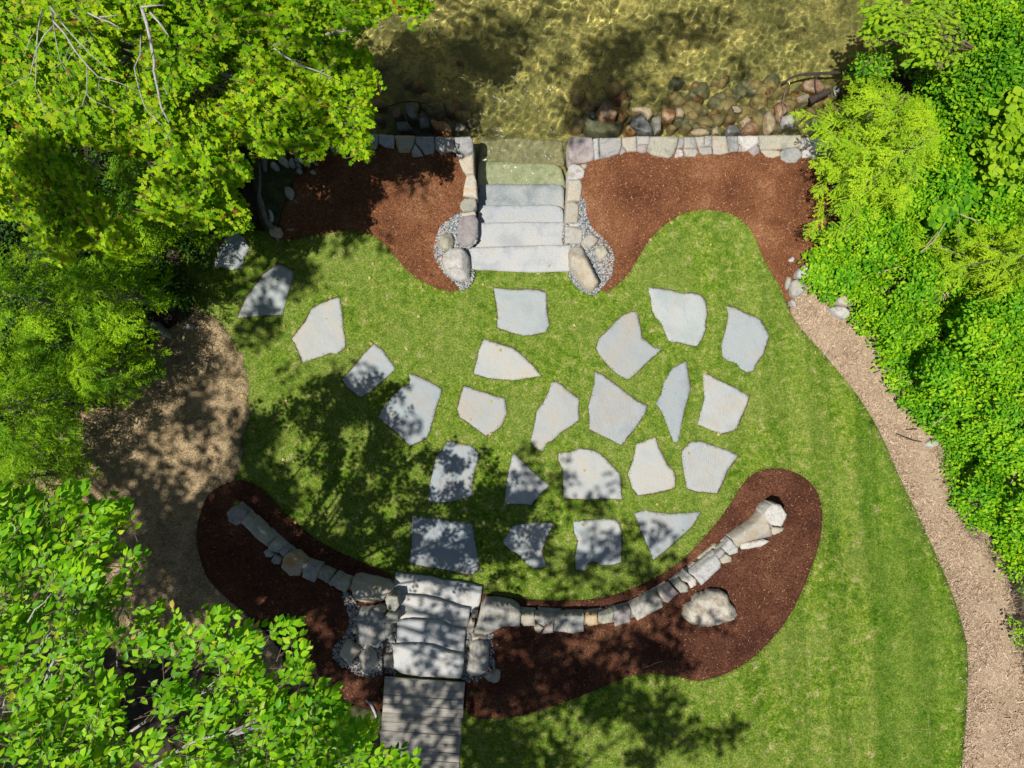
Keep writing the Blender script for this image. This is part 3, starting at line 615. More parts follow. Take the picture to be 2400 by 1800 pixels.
WNE = [
 ('purple', t12([(490,1200),(520,1180),(600,1178),(692,1190),(707,1250),(712,1378),(620,1403),(530,1408),(495,1350),(485,1280)])), ('white', t12([(700,1197),(750,1190),(756,1365),(716,1378)])),
 ('grey', t12([(758,1190),(850,1188),(947,1186),(950,1250),(930,1320),(850,1350),(764,1368)])), ('tan', t12([(956,1184),(1078,1178),(1080,1240),(1080,1305),(1000,1305),(957,1250)])), ('purple', t12([(948,1258),(990,1305),(935,1337)])),
 ('grey', t12([(1083,1175),(1191,1175),(1186,1244),(1085,1246)])), ('purple', t12([(1085,1250),(1182,1248),(1162,1315),(1120,1320),(1085,1302)])),
 ('green', t12([(1196,1178),(1330,1174),(1441,1180),(1426,1260),(1400,1330),(1355,1366),(1200,1330),(1168,1297)])), ('grey', t12([(1447,1185),(1482,1178),(1490,1230),(1480,1275),(1430,1276)])),
 ('blue', t12([(1491,1180),(1582,1180),(1605,1276),(1490,1276)])), ('white', t12([(1405,1340),(1430,1285),(1475,1290),(1485,1345),(1410,1366)])), ('blue', t12([(1485,1284),(1592,1282),(1617,1310),(1592,1352),(1492,1352)])),
 ('tan', t12([(1587,1180),(1667,1175),(1662,1260),(1614,1266)])), ('grey', t12([(1671,1172),(1730,1172),(1730,1258),(1667,1258)])), ('grey', t12([(1618,1270),(1732,1264),(1732,1330),(1650,1336),(1620,1310)])),
 ('tan', t12([(1736,1172),(1852,1172),(1878,1320),(1800,1336),(1740,1330)])), ('blue', t12([(1868,1173),(1952,1173),(1963,1250),(1956,1305),(1882,1316)])), ('white', t12([(1960,1172),(2132,1168),(2138,1230),(2080,1270),(2040,1300),(1998,1308),(1985,1240)])),
 ('purple', t12([(2040,1305),(2110,1240),(2146,1265),(2142,1320),(2090,1346)])), ('purple', t12([(1968,1252),(1988,1262),(1992,1305),(1962,1305)])),
 ('green', t12([(2142,1168),(2300,1164),(2500,1163),(2505,1250),(2400,1284),(2150,1290),(2141,1230)])), ('green', t12([(2150,1296),(2240,1290),(2320,1300),(2325,1340),(2260,1363),(2200,1352)])),
 ('grey', t12([(2325,1310),(2370,1277),(2440,1266),(2500,1290),(2510,1340),(2460,1402),(2380,1402),(2330,1372)])), ('white', t12([(2508,1188),(2640,1180),(2650,1280),(2508,1280)])), ('white', t12([(2514,1292),(2640,1290),(2640,1370),(2512,1360)])), ('grey', t12([(2655,1180),(2790,1180),(2790,1340),(2655,1340)])),
 ('white', t12([(490,1440),(520,1415),(590,1425),(630,1470),(620,1530),(560,1550),(485,1545)])), ('tan', t12([(595,1420),(646,1410),(650,1440),(620,1455)])), ('tan', t12([(488,1555),(592,1550),(607,1600),(600,1680),(585,1733),(475,1733)])),
 ('tan', a12([(470,85),(540,80),(577,110),(577,200),(562,262),(460,264),(465,180)])), ('white', a12([(500,269),(582,270),(582,302),(500,296)])), ('grey', a12([(460,290),(540,302),(617,322),(602,440),(560,448),(455,440)])),
]
wl_ = []
for i, (mk, px) in enumerate(WNE):
    y = np.mean([p[1] for p in px]); wl_.append((mk, px, .06 + .02 * ((i * 37) % 5) / 5, 1.0 if y < 470 else .5))
wall('stone_wall', 'long low dry stone wall along the lake right of the steps', wl_, None, (2.6, 3.8, -.9))
# ---- boulders beside the lakeside steps
def boulder(px, zt, th, mk, lab, cat='boulder', group=None, **k):
    kw = dict(r=.05, amp=.02, jit=.012, taper=.12); kw.update(k)
    if 'planes' not in kw:
        rq = np.random.default_rng(len(lab) * 7 + 1); a0 = rq.uniform(0, 6.28); kw['planes'] = [(-math.cos(a0 + j * 1.7) * rq.uniform(.4, 1.3), -math.sin(a0 + j * 1.7) * rq.uniform(.4, 1.3), rq.uniform(.02, .07)) for j in range(4)]
    w_ = px2w(px).mean(0); zt += max(0.0, float(G(w_[0], w_[1])) ) * (1 if np.mean([p[1] for p in px]) > 1300 else 0)
    return setp(stone('boulder', px, zt, th, M[mk], **kw), lab, cat, group)
boulder(a12([(515,500),(545,450),(620,455),(700,510),(740,600),(775,680),(770,760),(690,830),(625,790),(570,690),(515,620),(510,560)]), .36, .40, 'tan', 'tall ridged tan and grey boulder right of the top lakeside step', planes=[(.9,.5,.03),(-3.4,-1.7,.16),(.1,-.8,.06)], seed=3)
boulder(a12([(597,430),(640,380),(690,360),(755,405),(720,450),(680,480)]), .15, .2, 'tan', 'small tan stone set diamondwise in the gravel right of the lakeside steps', 'stone', r=.03, amp=.006, planes=[(.3,.2,.0)], seed=4)
boulder(a12([(720,510),(745,455),(790,445),(835,520),(810,555),(760,590)]), .13, .2, 'green', 'small six-sided flat stone in the gravel beside the tall ridged boulder', 'stone', r=.03, amp=.006, seed=5)
boulder(a6([(1620,340),(1680,340),(1705,400),(1690,480),(1620,495),(1580,440),(1590,380)]), .2, .25, 'green', 'rounded greenish stone in the gravel left of the lakeside steps', 'stone', r=.09, amp=.01, seed=6)
boulder(a6([(1615,520),(1680,480),(1780,475),(1830,540),(1845,640),(1840,720),(1760,750),(1680,720),(1620,640),(1605,570)]), .30, .34, 'white', 'pinkish white boulder left of the top lakeside step', r=.12, planes=[(-1.2,.1,.07),(.35,1.0,.05),(.6,-.5,.06)], seed=7)

# ---- lower steps and boardwalk
u = lambda p: T(600, 1350, p)
st = setp(empty('stone_steps', (-1.3, -3.7, 0)), 'dappled granite slab steps rising from the lawn to the boardwalk', 'steps')
def lstep(px, zt, sd_): return stone('step', px, zt, .14, M['slab'], st, r=.012, amp=.0035, jit=.007, seed=sd_, sp=.04)
lstep(u([(1205,-20),(1300,-8),(1400,5),(1500,15),(1600,45),(1750,55),(1955,100),(1940,200),(1920,318),(1870,318),(1500,240),(1172,170),(1190,60)]), .10, 21)
lstep(u([(1238,185),(1300,174),(1430,182),(1560,207),(1680,247),(1760,275),(1845,292),(1840,360),(1825,470),(1500,440),(1240,430)]), .20, 22)
lstep(u([(1218,405),(1270,392),(1330,385),(1480,392),(1580,402),(1680,452),(1815,472),(1803,560),(1792,710),(1500,650),(1212,640)]), .30, 23)
lstep(u([(1180,612),(1250,602),(1400,602),(1530,617),(1650,662),(1798,692),(1792,780),(1772,888),(1600,882),(1400,870),(1240,840),(1192,795)]), .40, 24)
bw = setp(empty('boardwalk', (-1.36, -5.6, .4)), 'weathered grey timber boardwalk leading up to the lower stone steps', 'boardwalk')
m, nt, b = newmat('weathered_board'); ang = math.radians(-4.2)
v = mapped(nt, rot=-ang, scale=(1, 14, 14)); n = noise(nt, v, 3.2, 6, .7, .3); oi = node(nt, 'ShaderNodeObjectInfo')
c = ramp(nt, n, [(.3, (.19, .17, .14)), (.5, (.30, .275, .23)), (.72, (.40, .37, .31))])
c = mixc(nt, 1.0, c, ramp(nt, oi.outputs['Random'], [(0, W3(.8)), (1, W3(1.15))]), 'MULTIPLY')
kn = noise(nt, mapped(nt), 11, 2, .5); c = mixc(nt, ramp(nt, kn, [(.68, W3(0)), (.74, W3(.6))]), c, (.05, .035, .025))
nt.links.new(c, b.inputs['Base Color']); b.inputs['Roughness'].default_value = .85; bump(nt, b, n, .5, .01); M['board'] = m
ZB = .45
c0 = unproj(np.array([(996, 1593)]), ZB)[0]; ux = np.array([math.cos(ang), math.sin(ang)]); uy = np.array([math.sin(ang), -math.cos(ang)])
W2 = .605
rb = np.random.default_rng(5)
for i in range(24):
    w_ = .128 + rb.uniform(-.006, .01) * (i % 3 == 0); a = i * .134 + .004; dz = rb.uniform(-.004, .004); e0, e1 = rb.uniform(-.006, .006, 2)
    P = []
    for (s, t) in ((-W2 + e0, a), (W2 + e1, a), (W2 + e1, a + w_), (-W2 + e0, a + w_)): P.append(c0 + ux * s + uy * t)
    P = np.array(P); zt, zb = ZB + dz, ZB + dz - .035; q = .006; cc = P.mean(0)
    inn = cc + (P - cc) * np.array([1, 1]) ; inn = np.array([c0 + ux * s + uy * t for (s, t) in ((-W2 + e0 + q, a + q), (W2 + e1 - q, a + q), (W2 + e1 - q, a + w_ - q), (-W2 + e0 + q, a + w_ - q))])
    V = np.vstack([np.column_stack([inn, np.full(4, zt)]), np.column_stack([P, np.full(4, zt - q)]), np.column_stack([P, np.full(4, zb)])])
    Fq = [(3, 2, 1, 0)] + [(j, (j + 1) % 4, 4 + (j + 1) % 4, 4 + j) for j in range(4)] + [(4 + j, 4 + (j + 1) % 4, 8 + (j + 1) % 4, 8 + j) for j in range(4)] + [(8, 9, 10, 11)]
    mesh('plank', V, [np.array(Fq)], M['board'], bw)
for s in (-.5, 0, .5):
    P = np.array([c0 + ux * (s + dx) + uy * t for dx, t in ((-.02, .05), (.02, .05), (.02, 3.2), (-.02, 3.2))])
    V = np.vstack([np.column_stack([P, np.full(4, ZB - .04)]), np.column_stack([P, np.full(4, ZB - .2)])])
    Fq = [(3, 2, 1, 0), (4, 5, 6, 7)] + [(j, (j + 1) % 4, 4 + (j + 1) % 4, 4 + j) for j in range(4)]
    mesh('joist', V, [np.array(Fq)], M['bark'], bw)

# ---- curved retaining wall, left and right wings
w6 = lambda p: T(600, 900, p); w12 = lambda p: T(1200, 900, p); u12 = lambda p: T(1200, 1350, p)
CL = [('purple', T(0,900,[(1960,1110),(2000,1065),(2060,1060),(2115,1100),(2120,1150),(2040,1225),(1975,1190)]), .26),
 ('green', w6([(-127,1180),(-80,1125),(0,1195),(80,1270),(145,1345),(95,1405),(0,1340),(-60,1270)]), .25),
 ('grey', w6([(100,1402),(150,1350),(235,1412),(182,1462),(110,1430)]), .27), ('grey', w6([(60,1450),(110,1425),(155,1470),(130,1500),(80,1498)]), .24), ('grey', w6([(190,1450),(230,1418),(275,1440),(265,1480),(230,1500)]), .27),
 ('blue', w6([(130,1530),(160,1467),(225,1510),(210,1560),(150,1560)]), .24), ('orange', w6([(230,1510),(270,1465),(340,1470),(415,1545),(375,1659),(290,1662),(215,1590)]), .29),
 ('blue', w6([(400,1562),(430,1548),(550,1580),(537,1640),(500,1720),(398,1670)]), .28), ('green', u([(545,-55),(660,-10),(612,60),(538,22)]), .28), ('blue', u([(620,60),(680,-12),(730,10),(650,95)]), .28),
 ('green', u([(661,75),(700,18),(790,40),(818,70),(770,145),(690,110)]), .30), ('green', u([(1112,200),(1140,170),(1220,180),(1235,260),(1200,315),(1130,290)]), .38), ('tan', u([(990,285),(1060,265),(1128,300),(1100,335),(1040,325)]), .36),
 ('green', u([(1110,350),(1150,312),(1225,325),(1230,400),(1180,415),(1115,390)]), .40)]
CR = [('dark', u([(1860,322),(1920,320),(1902,360),(1855,390)]), .3), ('tan', u([(1825,440),(1860,380),(1890,410),(1870,500),(1820,500)]), .36), ('blue', u([(1980,240),(2090,242),(2212,260),(2270,300),(2286,330),(2280,440),(2180,435),(2120,445),(2060,480),(1985,510),(1885,500),(1920,380),(1940,300)]), .38),
 ('tan', u12([(75,335),(190,335),(205,430),(100,435),(72,400)]), .32), ('blue', u12([(200,345),(370,345),(365,375),(280,435),(235,415),(195,370)]), .32), ('green', u12([(190,440),(230,420),(275,450),(240,500),(205,490)]), .31), ('purple', u12([(290,450),(365,382),(355,492),(260,502)]), .31),
 ('blue', u12([(373,350),(630,345),(620,480),(530,500),(440,485),(365,480)]), .33), ('orange', u12([(635,345),(735,335),(745,420),(660,440),(630,400)]), .32), ('green', u12([(750,345),(885,310),(870,395),(790,420),(746,392)]), .32), ('purple', u12([(887,305),(1025,280),(1030,340),(1025,400),(890,440),(880,370)]), .32),
 ('blue', u12([(1029,270),(1240,165),(1295,200),(1305,270),(1230,310),(1085,390),(1040,330)]), .33), ('purple', u12([(1275,140),(1380,90),(1440,150),(1350,235),(1312,225),(1280,182)]), .31), ('green', u12([(1397,80),(1458,42),(1520,90),(1525,140),(1460,150)]), .30), ('white', u12([(1467,38),(1510,-30),(1590,30),(1600,80),(1545,110),(1522,60)]), .29),
 ('white', w12([(1540,1640),(1770,1480),(1805,1540),(1800,1590),(1710,1679),(1640,1740),(1570,1662)]), .31), ('green', w12([(1790,1520),(1850,1470),(1900,1500),(1900,1540),(1822,1555)]), .28), ('grey', w12([(1755,1478),(1813,1424),(1842,1450),(1830,1488),(1780,1520)]), .29),
 ('white', w12([(1815,1420),(1885,1345),(1960,1420),(1955,1460),(1880,1480)]), .29), ('white', w12([(1970,1402),(1977,1382),(2180,1345),(2230,1362),(2150,1410),(1977,1435)]), .25),
 ('tan', w12([(1895,1335),(2010,1262),(2100,1200),(2180,1110),(2212,1170),(2235,1250),(2282,1330),(2200,1345),(2100,1352),(1960,1390)]), .33), ('white', T(1800,900,[(-30,1120),(0,1070),(50,1035),(110,1045),(165,1130),(155,1160),(120,1235),(40,1220),(0,1180)]), .42), ('green', T(1800,900,[(0,1200),(55,1240),(140,1245),(130,1275),(60,1305),(10,1290)]), .24)]
def curved(label, stones, a, b_, org, hidden_skip=()):
    w = setp(empty('stone_wall', org), label, 'wall', 'dry stone walls of the garden')
    for i, (mk, px, zt) in enumerate(stones):
        kw = {}
        if i == 20 and len(stones) > 18: kw = dict(planes=[(-.45, .9, .08)])
        if len(stones) < 18: zt = zt + .05
        stone('stone', px, zt, zt + .1, M[mk], w, r=.02, amp=.010, jit=.008, seed=i * 17 + len(stones), **kw)
    # face courses on the lawn side: long flat stones, each lower course a little further out
    L = resample(chaikin(WALLW[a:b_], 2, False), .02, False)
    s = np.concatenate([[0], np.cumsum(np.hypot(*np.diff(L, axis=0).T))]); rr = np.random.default_rng(a + 3)
    tg = np.gradient(L, axis=0); tg /= np.linalg.norm(tg, axis=1)[:, None]; nr = np.stack([-tg[:, 1], tg[:, 0]], 1)
    for k, (zt, out) in enumerate(((.10, .065), (.19, .035), (.265, .012))):
        p = rr.uniform(0, .1)
        while p < s[-1] - .1:
            ln = rr.uniform(.22, .62); q = min(p + ln, s[-1]); m_ = (s >= p + .006) & (s <= q - .006)
            if m_.sum() > 4 and rr.random() > .04 * k:
                idx = np.where(m_)[0][::3]; o_ = out + rr.uniform(-.012, .016)
                A = L[idx] + nr[idx] * o_; Bk = (L[idx] - nr[idx] * .12)[::-1]; P = np.vstack([A, Bk])
                V2, Fa = tri_fill(resample(P, .035), .06)
                zz = zt + rr.uniform(-.01, .012) - .02 * np.clip(1 - dist_poly(P, V2) / .02, 0, 1) + .012 * (fbm(V2, .07, k + int(p * 9)) - .5)
                V, Fs = skirt(V2, Fa, zz, zt - .12); V[len(V2):, :2] += rr.normal(0, .003, (len(V) - len(V2), 2))
                mesh('stone', V, Fs, M[['green', 'tan', 'grey', 'blue', 'green', 'grey'][rr.integers(6)]], w)
            p = q + .004
    return w
curved('curved dry stone retaining wall in the shaded mulch left of the lower steps', CL, 0, 8, (-3.2, -2.9, 0))
curved('curved dry stone retaining wall right of the lower steps ending in a white block', CR, 9, 17, (1.8, -3.4, 0))
boulder(u([(825,45),(880,40),(1100,95),(1165,140),(1110,180),(1080,235),(980,270),(890,290),(840,200),(812,110)]), .22, .5, 'tan', 'large wedge-shaped tan boulder at the left wall end beside the lower steps', planes=[(.05, 1.3, .06), (.1, -.35, .02)], seed=31, amp=.012)
boulder(u([(890,310),(980,300),(1080,340),(1150,420),(1170,500),(1090,570),(1050,630),(940,600),(850,610),(840,540),(860,450),(872,360)]), .22, .4, 'blue', 'broad flat blue-grey boulder in gravel left of the lower steps', planes=[(1.6,.1,.26),(-.2,-.1,.01)], seed=32, amp=.012)
boulder(u([(760,590),(800,580),(890,660),(860,700),(800,775),(710,690)]), .17, .35, 'tan', 'brown diamond-shaped stone at the left edge of the lower gravel', 'stone', planes=[(.5,.2,.02),(-.8,.3,.05)], seed=33)
boulder(u([(880,710),(960,640),(1020,700),(1045,790),(1040,820),(930,855),(890,810)]), .20, .35, 'blue', 'pointed dark blue-grey stone between the brown diamond stone and the steps', 'stone', planes=[(.9,.2,.03),(-1.3,.2,.05)], seed=34)
boulder(u([(1090,690),(1140,685),(1180,700),(1175,800),(1110,810),(1080,750)]), .12, .3, 'grey', 'small grey stone tucked against the lowest left corner of the lower steps', 'stone', seed=35)
boulder(u([(1870,530),(1990,515),(1990,558),(1870,570)]), .12, .25, 'tan', 'narrow tan stone above the long boulder right of the lower steps', 'stone', r=.03, seed=36, amp=.006)
boulder(u([(1842,600),(1920,575),(2000,620),(2010,720),(2000,830),(1920,890),(1850,880),(1817,840),(1840,740)]), .22, .4, 'blue', 'long rust-topped blue-grey boulder right of the lower steps', r=.08, planes=[(.1,.5,.05),(.2,-.5,.05)], seed=37, amp=.015)
boulder(u([(1975,880),(2060,825),(2110,840),(2105,910),(2060,940),(2000,910)]), .13, .3, 'green', 'loose pale stone on the mulch right of the boardwalk head', 'stone', r=.05, seed=38)
boulder(u12([(1735 + (x - 1735) * .93, 310 + (y - 310) * .93) for x, y in ((1580,220),(1640,170),(1730,145),(1830,145),(1900,170),(1915,240),(1970,300),(1995,360),(1960,410),(1850,440),(1760,470),(1640,475),(1530,440),(1480,380),(1500,300),(1560,255))]), .24, .4, 'rough', 'big rough white boulder alone in the mulch below the curved wall', r=.16, jit=.02, planes=[(0,-.35,.06),(.1,.9,.16),(-.8,0,.2),(.9,.1,.2)], seed=39, amp=.04, taper=.0)
# ---- stones along the wooded edge on the right
for i, (mk, px, zt, lab) in enumerate([
 ('white', T(1800,450,[(255,700),(290,650),(350,612),(430,620),(430,680),(380,720),(310,745),(262,735)]), .2, 'rounded pale grey stone at the tip of the right mulch bed'),
 ('tan', T(1800,450,[(160,840),(158,770),(180,718),(215,740),(200,790),(180,842)]), .09, 'narrow tan upright chip of stone at the right mulch edge'),
 ('white', T(1800,450,[(170,590),(232,545),(236,590),(208,608)]), .08, 'tiny white triangular stone lying on the right mulch'),
 ('grey', T(1800,450,[(200,800),(235,750),(300,760),(335,830),(300,890),(215,910)]), .14, 'dusty grey stone at the top of the wood-chip path'),
 ('white', T(1800,450,[(200,935),(235,918),(262,975),(250,1000),(210,970)]), .08, 'small white stone on the lawn corner by the path'),
 ('tan', T(1800,450,[(600,950),(620,900),(690,885),(730,905),(785,925),(760,975),(700,985),(650,975)]), .28, 'flat tan stone under leaves beside the chip path'),
 ('white', T(1800,450,[(552,1000),(600,980),(680,990),(720,1025),(715,1075),(670,1100),(600,1060)]), .22, 'white rounded stone below the flat tan one at the path edge'),
 ('white', T(1800,900,[(1370,520),(1420,480),(1480,480),(1490,530),(1440,548),(1390,545)]), .12, 'white stone chips heap beside the middle of the path'),
 ('grey', T(1800,900,[(0,420),(30,400),(60,430),(40,470),(5,460)]), -9, '')]):
    if zt > -1: setp(stone('edge_stone', px, zt, .3, M[mk], r=.05, amp=.012, seed=50 + i, n=1), lab, 'stone')
# ---- lake rocks
KR = [('wetbrown', [(735,960),(790,880),(870,880),(915,960),(890,1030),(770,1020)], -.30, 'brown and tan angular rock breaking the water above the wall'),
 ('wetgrey', [(620,1000),(700,940),(760,1030),(860,1045),(950,1040),(960,1090),(920,1160),(700,1160),(620,1100)], -.45, 'large greenish slab just under water right of the steps'),
 ('dark', [(1040,1010),(1110,975),(1160,1010),(1215,1100),(1220,1156),(1090,1130),(1030,1080)], -.30, 'smooth dark teardrop-shaped boulder against the lake wall'),
 ('wetred', [(990,1080),(1030,1075),(1080,1140),(1040,1160),(985,1120)], -.38, 'orange stone beside the dark teardrop boulder'),
 ('wetgrey', [(1215,1010),(1270,990),(1300,1040),(1290,1120),(1240,1150),(1222,1090)], -.34, 'oval grey-brown wet stone right of the dark teardrop boulder'),
 ('wetbrown', [(1300,940),(1360,920),(1415,950),(1415,1010),(1350,1040),(1310,1000)], -.36, 'round reddish-brown wet stone in the shallows'),
 ('wettan', [(1420,930),(1470,920),(1500,970),(1480,1010),(1425,1000)], -.38, 'small pinkish stone right of the round reddish one'),
 ('wettan', [(1520,960),(1590,950),(1625,1010),(1560,1035),(1520,1000)], -.44, 'submerged tan stone with a pale top in the shallows'),
 ('wettan', [(1035,940),(1080,915),(1200,920),(1225,980),(1180,1020),(1120,960)], -.36, 'long tan stone behind the dark teardrop boulder'),
 ('wettan', [(1540,1120),(1650,1100),(1720,1130),(1700,1158),(1570,1160)], -.37, 'long flat olive stone lying along the lake wall'),
 ('dark', [(1850,1110),(1880,1075),(1950,1075),(1990,1140),(1870,1160)], -.32, 'dark rounded stone against the lake wall further right'),
 ('wettan', [(1885,910),(1960,900),(2010,950),(1960,990),(1900,980)], -.42, 'pale submerged stone above the dark rounded one'),
 ('wettan', [(1985,1040),(2040,990),(2080,1030),(2010,1085)], -.34, 'pale square stone touching the brown wedge rock'),
 ('wetbrown', [(2010,1080),(2090,1035),(2140,1080),(2140,1150),(2000,1155)], -.30, 'rusty brown wedge rock against the lake wall'),
 ('wettan', [(1730,1110),(1780,1080),(1800,1150),(1740,1160)], -.38, 'small tan stone between the olive stone and the dark rounded one'),
 ('wettan', [(2212,950),(2260,960),(2290,1060),(2275,1130),(2212,1140),(2195,1050)], -.26, 'tall oval tan stone at the wall beside the fallen twigs'),
 ('grey', [(2342,1000),(2430,980),(2455,1060),(2365,1080)], -.28, 'pale dry stone nearest the yellow-green conifer'),
 ('wetbrown', [(2512,700),(2630,660),(2715,730),(2680,800),(2545,780)], -.38, 'glistening orange rock under the lake branch'),
 ('wettan', [(2477,830),(2570,800),(2595,860),(2500,870)], -.34, 'small orange-tan rock left of the dark log'),
 ('wetgrey', [(2762,730),(2852,740),(2852,820),(2772,850)], -.42, 'brown submerged rock right of the dark log'),
 ('wetbrown', [(2290,890),(2362,880),(2392,950),(2312,1030)], -.34, 'dark brown rock with the twig across it'),
 ('wetgrey', [(-927,900),(-870,880),(-800,930),(-820,1030),(-880,1040),(-925,970)], -.42, 'dark oval submerged stone left of the steps'),
 ('wettan', [(-780,900),(-610,885),(-590,960),(-710,1000)], -.46, 'mossy olive submerged boulder left of the steps'),
 ('wetred', [(-717,1020),(-650,1040),(-590,1040),(-527,1095),(-540,1140),(-610,1158),(-660,1120)], -.28, 'bright rust-red and yellow rock against the left lake wall'),
 ('wetgrey', [(-812,1010),(-722,1010),(-702,1110),(-790,1110)], -.42, 'olive stone left of the rust-red rock'),
 ('wetbrown', [(-1047,930),(-962,920),(-950,1000),(-1030,1030)], -.42, 'brown submerged stone near the maple leaves'),
 ('wetgrey', [(-1000,1050),(-900,1040),(-860,1120),(-980,1130)], -.40, 'grey stone at the foot of the left lake wall'),
 ('wetgrey', [(-500,1060),(-430,1050),(-380,1110),(-440,1150),(-500,1140)], -.42, 'glinting stone at the left corner of the steps')]
for i, (mk, px, zt, lab) in enumerate(KR):
    setp(stone('lake_rock', t12(px), zt, .75, M[mk], r=.04, amp=.025, jit=.012, seed=80 + i, n=i % 2, taper=.15, planes=[((i % 3 - 1) * .7, ((i * 2) % 3 - 1) * .6, .07)]), lab, 'rock')
rk = np.random.default_rng(44); n = 0
while n < 150:
    px = rk.uniform(880, 1960); py = 316 - abs(rk.normal(0, 46)) - 6; rr = rk.uniform(9, 24)
    if 1105 < px < 1345 or (px < 1100 and py > 308): 
        if not (px < 1060 and py > 150 and rk.random() < .6): continue
    if n > 95: px = rk.uniform(1560, 1990); py = rk.uniform(185, 315)
    if px < 1000: py = 312 - abs(rk.normal(0, 90))
    if py + rr > 316 or py < 60: continue
    a = np.arange(9) / 9 * 2 * math.pi; rad = rr * rk.uniform(.75, 1.15, 9); el = rk.uniform(.6, 1)
    pts = [(px + r_ * math.cos(t), py + r_ * el * math.sin(t)) for r_, t in zip(rad, a)]
    zt = -.47 - .012 * rr / 10 + (.07 if n > 95 and px > 1760 else 0) - max(0, (300 - py)) * .0016
    setp(stone('lake_rock', pts, zt, .5, M[['wetgrey', 'wettan', 'wettan', 'wetbrown', 'wettan', 'wetgrey', 'wettan'][n % 7]], r=.05, amp=.022, jit=.012, seed=200 + n, n=n % 2, taper=.1, sp=.045, planes=[(rk.uniform(-1.2, 1.2), rk.uniform(-1.2, 1.2), .03), (rk.uniform(-1.2, 1.2), rk.uniform(-1.2, 1.2), .05)]),
         'small rounded rock in the shallow water near the lake wall', 'rock', 'small submerged rocks in the shallows'); n += 1
# ---- rock pile in the shade left of the upper mulch bed
mz = lambda p: [(560 + x / 6.6375, 330 + y / 6.6375) for x, y in p]
for i, (px, lab) in enumerate([
 ([(800,130),(860,105),(925,130),(870,200),(810,190)], 'shaded angular stone under the maple edge, topmost of the rock pile'),
 ([(980,110),(1030,110),(1045,170),(1005,200),(975,160)], 'shaded upright oval stone in the rock pile'),
 ([(1120,150),(1190,130),(1210,200),(1140,235)], 'shaded stone of the rock pile next to the maple tip'),
 ([(840,260),(930,210),(1000,335),(930,330),(870,320)], 'shaded wedge stone with a pointed right end in the rock pile'),
 ([(1080,270),(1130,245),(1160,280),(1130,320),(1090,310)], 'pale small round stone of the rock pile'),
 ([(1015,330),(1050,295),(1090,320),(1080,380),(1040,390)], 'egg-shaped grey stone of the rock pile'),
 ([(560,250),(700,240),(760,320),(740,400),(640,350)], 'largest flat dark slab of the rock pile'),
 ([(770,290),(830,240),(870,370),(800,400),(760,370)], 'tall dark triangular stone of the rock pile'),
 ([(470,340),(530,310),(600,370),(580,440),(490,420)], 'dark rounded stone at the left of the rock pile'),
 ([(870,350),(920,330),(945,380),(900,410)], 'small bluish stone in the middle of the rock pile'),
 ([(885,420),(940,400),(960,460),(920,500),(880,470)], 'blue-grey stone at the lower end of the rock pile'),
 ([(1150,340),(1190,320),(1220,345),(1180,365)], 'little pale sliver stone at the right of the rock pile'),
 ([(1090,470),(1140,440),(1185,470),(1160,500),(1100,495)], 'low grey stone half sunk at the mulch edge'),
 ([(690,740),(740,700),(800,720),(838,780),(830,870),(780,905),(720,860)], 'smooth grey cobble lying alone in the shaded moss'),
 ([(830,910),(850,905),(910,975),(890,970)], 'thin grey stone sliver by the lone cobble'),
 ([(710,1375),(780,1355),(860,1352),(820,1385),(750,1390)], 'pale flat stone sliver on the lower left of the mulch')]):
    setp(stone('rubble_stone', mz(px), .14 if i < 13 else .12 if i == 13 else .08, .25, M[['blue', 'grey', 'blue', 'green'][i % 4]], r=.04, amp=.01, seed=300 + i, n=1), lab, 'stone', 'stones piled left of the upper mulch bed')
# stones and timber seen through gaps in the left trees
for i, (px, lab) in enumerate([
 (T(0,450,[(1245,570),(1270,545),(1310,548),(1330,590),(1300,610),(1250,600)]), 'brown-grey stone showing between the left hemlocks'),
 (T(0,450,[(1230,1130),(1290,1100),(1340,1150),(1400,1190),(1440,1230),(1430,1270),(1330,1210),(1240,1160)]), 'long shaded stone at the hemlock edge above the bare ground'),
 (T(0,450,[(1560,1150),(1610,1130),(1650,1145),(1620,1180),(1570,1175)]), 'small shaded stone at the top of the bare ground'),
 (T(0,0,[(1990,1050),(2050,1040),(2040,1120),(1990,1200),(1975,1130)]), 'tall mossy stone beside the dark timber dock'),
 (T(0,0,[(1350,1630),(1400,1600),(1470,1610),(1480,1700),(1380,1690)]), 'pale shaded stone seen between maple and hemlock'),
 (T(0,0,[(1980,1290),(2050,1260),(2080,1400),(2070,1500),(2000,1480)]), 'long dark stone below the timber dock')]):
    setp(stone('shaded_stone', px, .2, .35, M[['grey', 'green', 'blue'][i % 3]], r=.06, amp=.015, seed=330 + i, n=1), lab, 'stone')
dk = setp(empty('timber_dock', (-4.7, 4.0, 0)), 'dark old timber dock glimpsed through a gap in the maple', 'dock')
for i in range(9):
    p = unproj(np.array([(455, 272 + i * 7.0), (533, 271 + i * 7.0), (533, 277.2 + i * 7.0), (455, 278.2 + i * 7.0)]), .25)
    V = np.vstack([np.column_stack([p, np.full(4, .25)]), np.column_stack([p, np.full(4, .2)])])
    mesh('plank', V, [np.array([(3, 2, 1, 0), (4, 5, 6, 7)] + [(j, (j + 1) % 4, 4 + (j + 1) % 4, 4 + j) for j in range(4)])], M['board'], dk)
for y in (278, 322):
    p = unproj(np.array([(452, y), (536, y), (536, y + 10), (452, y + 10)]), .1)
    V = np.vstack([np.column_stack([p, np.full(4, .18)]), np.column_stack([p, np.full(4, -.6)])])
    mesh('beam', V, [np.array([(3, 2, 1, 0), (4, 5, 6, 7)] + [(j, (j + 1) % 4, 4 + (j + 1) % 4, 4 + j) for j in range(4)])], M['bark'], dk)
